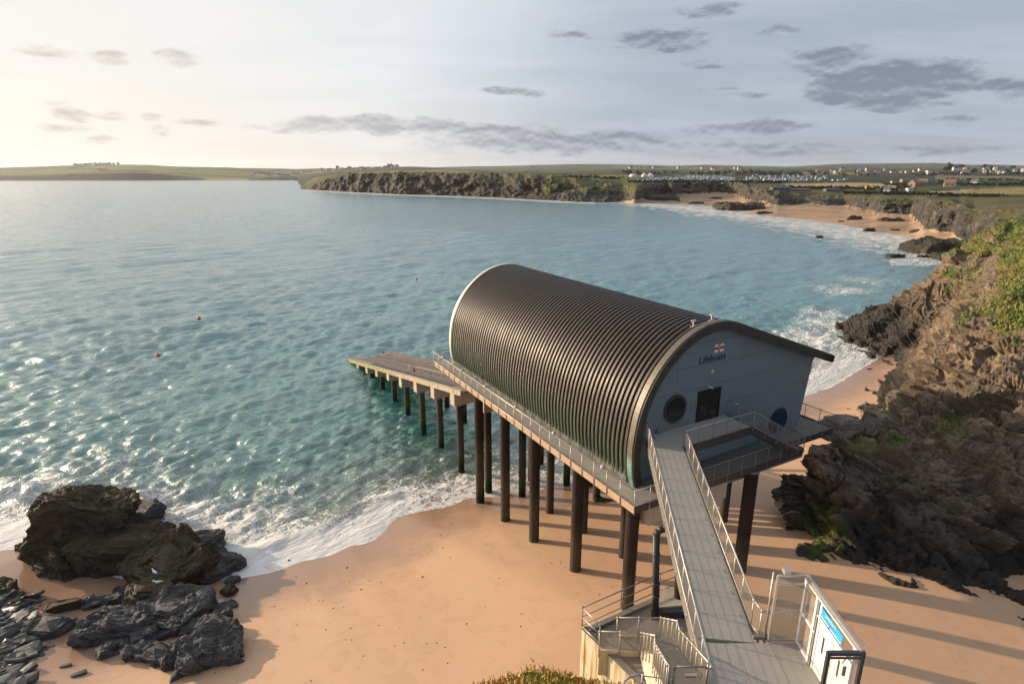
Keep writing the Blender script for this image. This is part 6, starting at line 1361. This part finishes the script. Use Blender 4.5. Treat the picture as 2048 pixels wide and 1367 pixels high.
# trees and hedges: lumpy crowns made of many leaf clumps
m, t = mat('far_foliage'); p = wpos(t); n = t.noise(p, .35, 5, .7); r = rnd_obj(t); setp(t, t.mix(n, t.mix(r, (.012, .022, .008), (.03, .036, .014)), t.mix(r, (.045, .06, .02), (.07, .08, .03))), .9); M['foliage'] = m
m, t = mat('tree_bark'); setp(t, t.mix(t.noise(wpos(t), 1), (.05, .04, .03), (.09, .07, .05)), .9); M['bark'] = m
def crown_mesh(seed, w, d_, h, nblob, leaf):
    rs = np.random.RandomState(seed); V = []; n = nblob*60
    c = rs.normal(size=(nblob, 3))*np.array([w*.3, d_*.3, h*.2])+np.array([0, 0, h*.55]); k = rs.randint(0, nblob, n); dirs = rs.normal(size=(n, 3)); dirs /= np.linalg.norm(dirs, axis=1)[:, None]
    p = c[k]+dirs*h*.26*(.7+.4*rs.rand(n))[:, None]; p[:, 2] = np.maximum(p[:, 2], .2); a = rs.normal(size=(n, 3)); b_ = rs.normal(size=(n, 3)); a /= np.linalg.norm(a, axis=1)[:, None]; b_ /= np.linalg.norm(b_, axis=1)[:, None]
    V = np.stack([p-a*leaf, p+a*leaf, p+b_*leaf], 1).reshape(-1, 3); return mesh_np('crown', V, np.arange(3*n).reshape(-1, 3))
CR = [crown_mesh(k, 10, 8, 8, 9, 1.0) for k in range(4)]; HG = [crown_mesh(20+k, 26, 5, 4.6, 16, .8) for k in range(4)]
for me in CR+HG: me.materials.append(M['foliage'])
trunk = MB().tube((0, 0, -1), (0, 0, 4), .5, 6, r2=.3).tube((0, 0, 2.5), (1.8, .4, 5), .22, 5).tube((0, 0, 3), (-1.6, -.5, 5.5), .2, 5).mesh('trunk'); trunk.materials.append(M['bark'])
def tree(px, py, s, label, grp, Y=None, hedge=False, rz=0):
    p = ground_hit(px, py) if Y is None else aty(px, py, Y); th = thing('hedge' if hedge else 'tree', label, 'hedge' if hedge else 'tree', tuple(p), grp, rz); th.scale = (s, s, s*rh_.uniform(.85, 1.15))
    if hedge: link('foliage', rh_.choice(HG), parent=th)
    else: link('crown', rh_.choice(CR), parent=th); link('trunk', trunk, parent=th)
for i in range(85): tree(rh_.uniform(1500, 2090), rh_.uniform(345.5, 352), rh_.uniform(.7, 1.15), 'dark tree in the belt behind the caravans and farm', 'trees behind the caravan park')
for i in range(44): tree(rh_.uniform(1240, 1560), rh_.uniform(345, 350), rh_.uniform(.8, 1.3), 'dark tree in the belt behind the tents', 'trees behind the tents')
for i in range(34): tree(rh_.uniform(1880, 2100), rh_.uniform(337.5, 346), rh_.uniform(1.1, 2.0), 'dark rounded tree in the right hand skyline village', 'trees in the right village', Y=1950)
for i in range(26): tree(rh_.uniform(640, 830), 344-(rh_.random()*190)/200*8+rh_.uniform(-1, 4), rh_.uniform(1.5, 2.4), 'dark tree in the hill village behind the headland', 'trees in the hill village', Y=4000)
for px in (775, 785, 792): tree(px, 334.5, 3.2, 'taller tree clump crowning the hill village', 'tree clump on the hill village top', Y=4700)
for i in range(14): tree(150+i*6.5, 331.2-(i*.12), 1.9, 'low shrub on the far left skyline', 'shrubs on the far left skyline', Y=4300)
HL = iter(['lane side hedge climbing to the farm barns', 'short hedge between the barns', 'long hedge in front of the slate roofed farm houses', 'scrubby hedge at the bottom of the ochre field', 'hedge under the tan field behind the beach cafe', 'hedge on the cliff top right of the beach cafe', 'short hedge left of the farm barns', 'low hedge in front of the beach cafe lawn', 'hedge along the upper rough field on the right', 'dark hedge under the caravan rows', 'short hedge at the right end of the caravan rows', 'hedge crossing the headland fields left of the tents'])
for (x0, y0, x1, y1, n_) in [(1800, 374.5, 1868, 366, 7), (1868, 366, 1900, 370, 3), (1905, 372, 2048, 371, 9), (1842, 391.5, 1990, 393.5, 13), (1640, 378.5, 1800, 380.5, 11), (1690, 388, 1850, 390, 13), (1780, 370.5, 1812, 371.5, 3), (1575, 378, 1640, 379, 5), (1900, 361, 2060, 362.5, 8), (1270, 366, 1480, 366.2, 12), (1500, 366.5, 1560, 367, 4), (1140, 357, 1230, 360, 5)]:
    hl = next(HL)
    for i in range(n_):
        q = i/max(1, n_-1); px, py = x0+(x1-x0)*q+rh_.uniform(-3, 3), y0+(y1-y0)*q+rh_.uniform(-.4, .4); g = ground_hit(px, py); s = float(np.clip(g[1]/900, .35, 1.0))
        tree(px, py, s, 'bush in the '+hl, 'bushes of the '+hl, hedge=True, rz=R(rh_.uniform(-12, 18)))

# ------------------------------------------------------------------ sea air
mh = bpy.data.materials.new('sea_air'); mh.use_nodes = True; th_ = NT(mh.node_tree); th_.n.remove(th_.bs if hasattr(th_, 'bs') else th_.n['Principled BSDF'])
pv = th_.new('ShaderNodeVolumePrincipled'); pv.inputs['Color'].default_value = (.93, .95, 1, 1); pv.inputs['Density'].default_value = 3.2e-5; pv.inputs['Anisotropy'].default_value = .35
th_.l.new(pv.outputs[0], th_.n['Material Output'].inputs['Volume'])
hz = MB().hexa([(-13500, -60, -9), (13500, -60, -9), (13500, 14300, -9), (-13500, 14300, -9), (-13500, -60, 280), (13500, -60, 280), (13500, 14300, 280), (-13500, 14300, 280)]).mesh('haze')
tag(link('haze', hz, mh), 'thin sea haze over the whole bay', 'haze', kind='stuff')
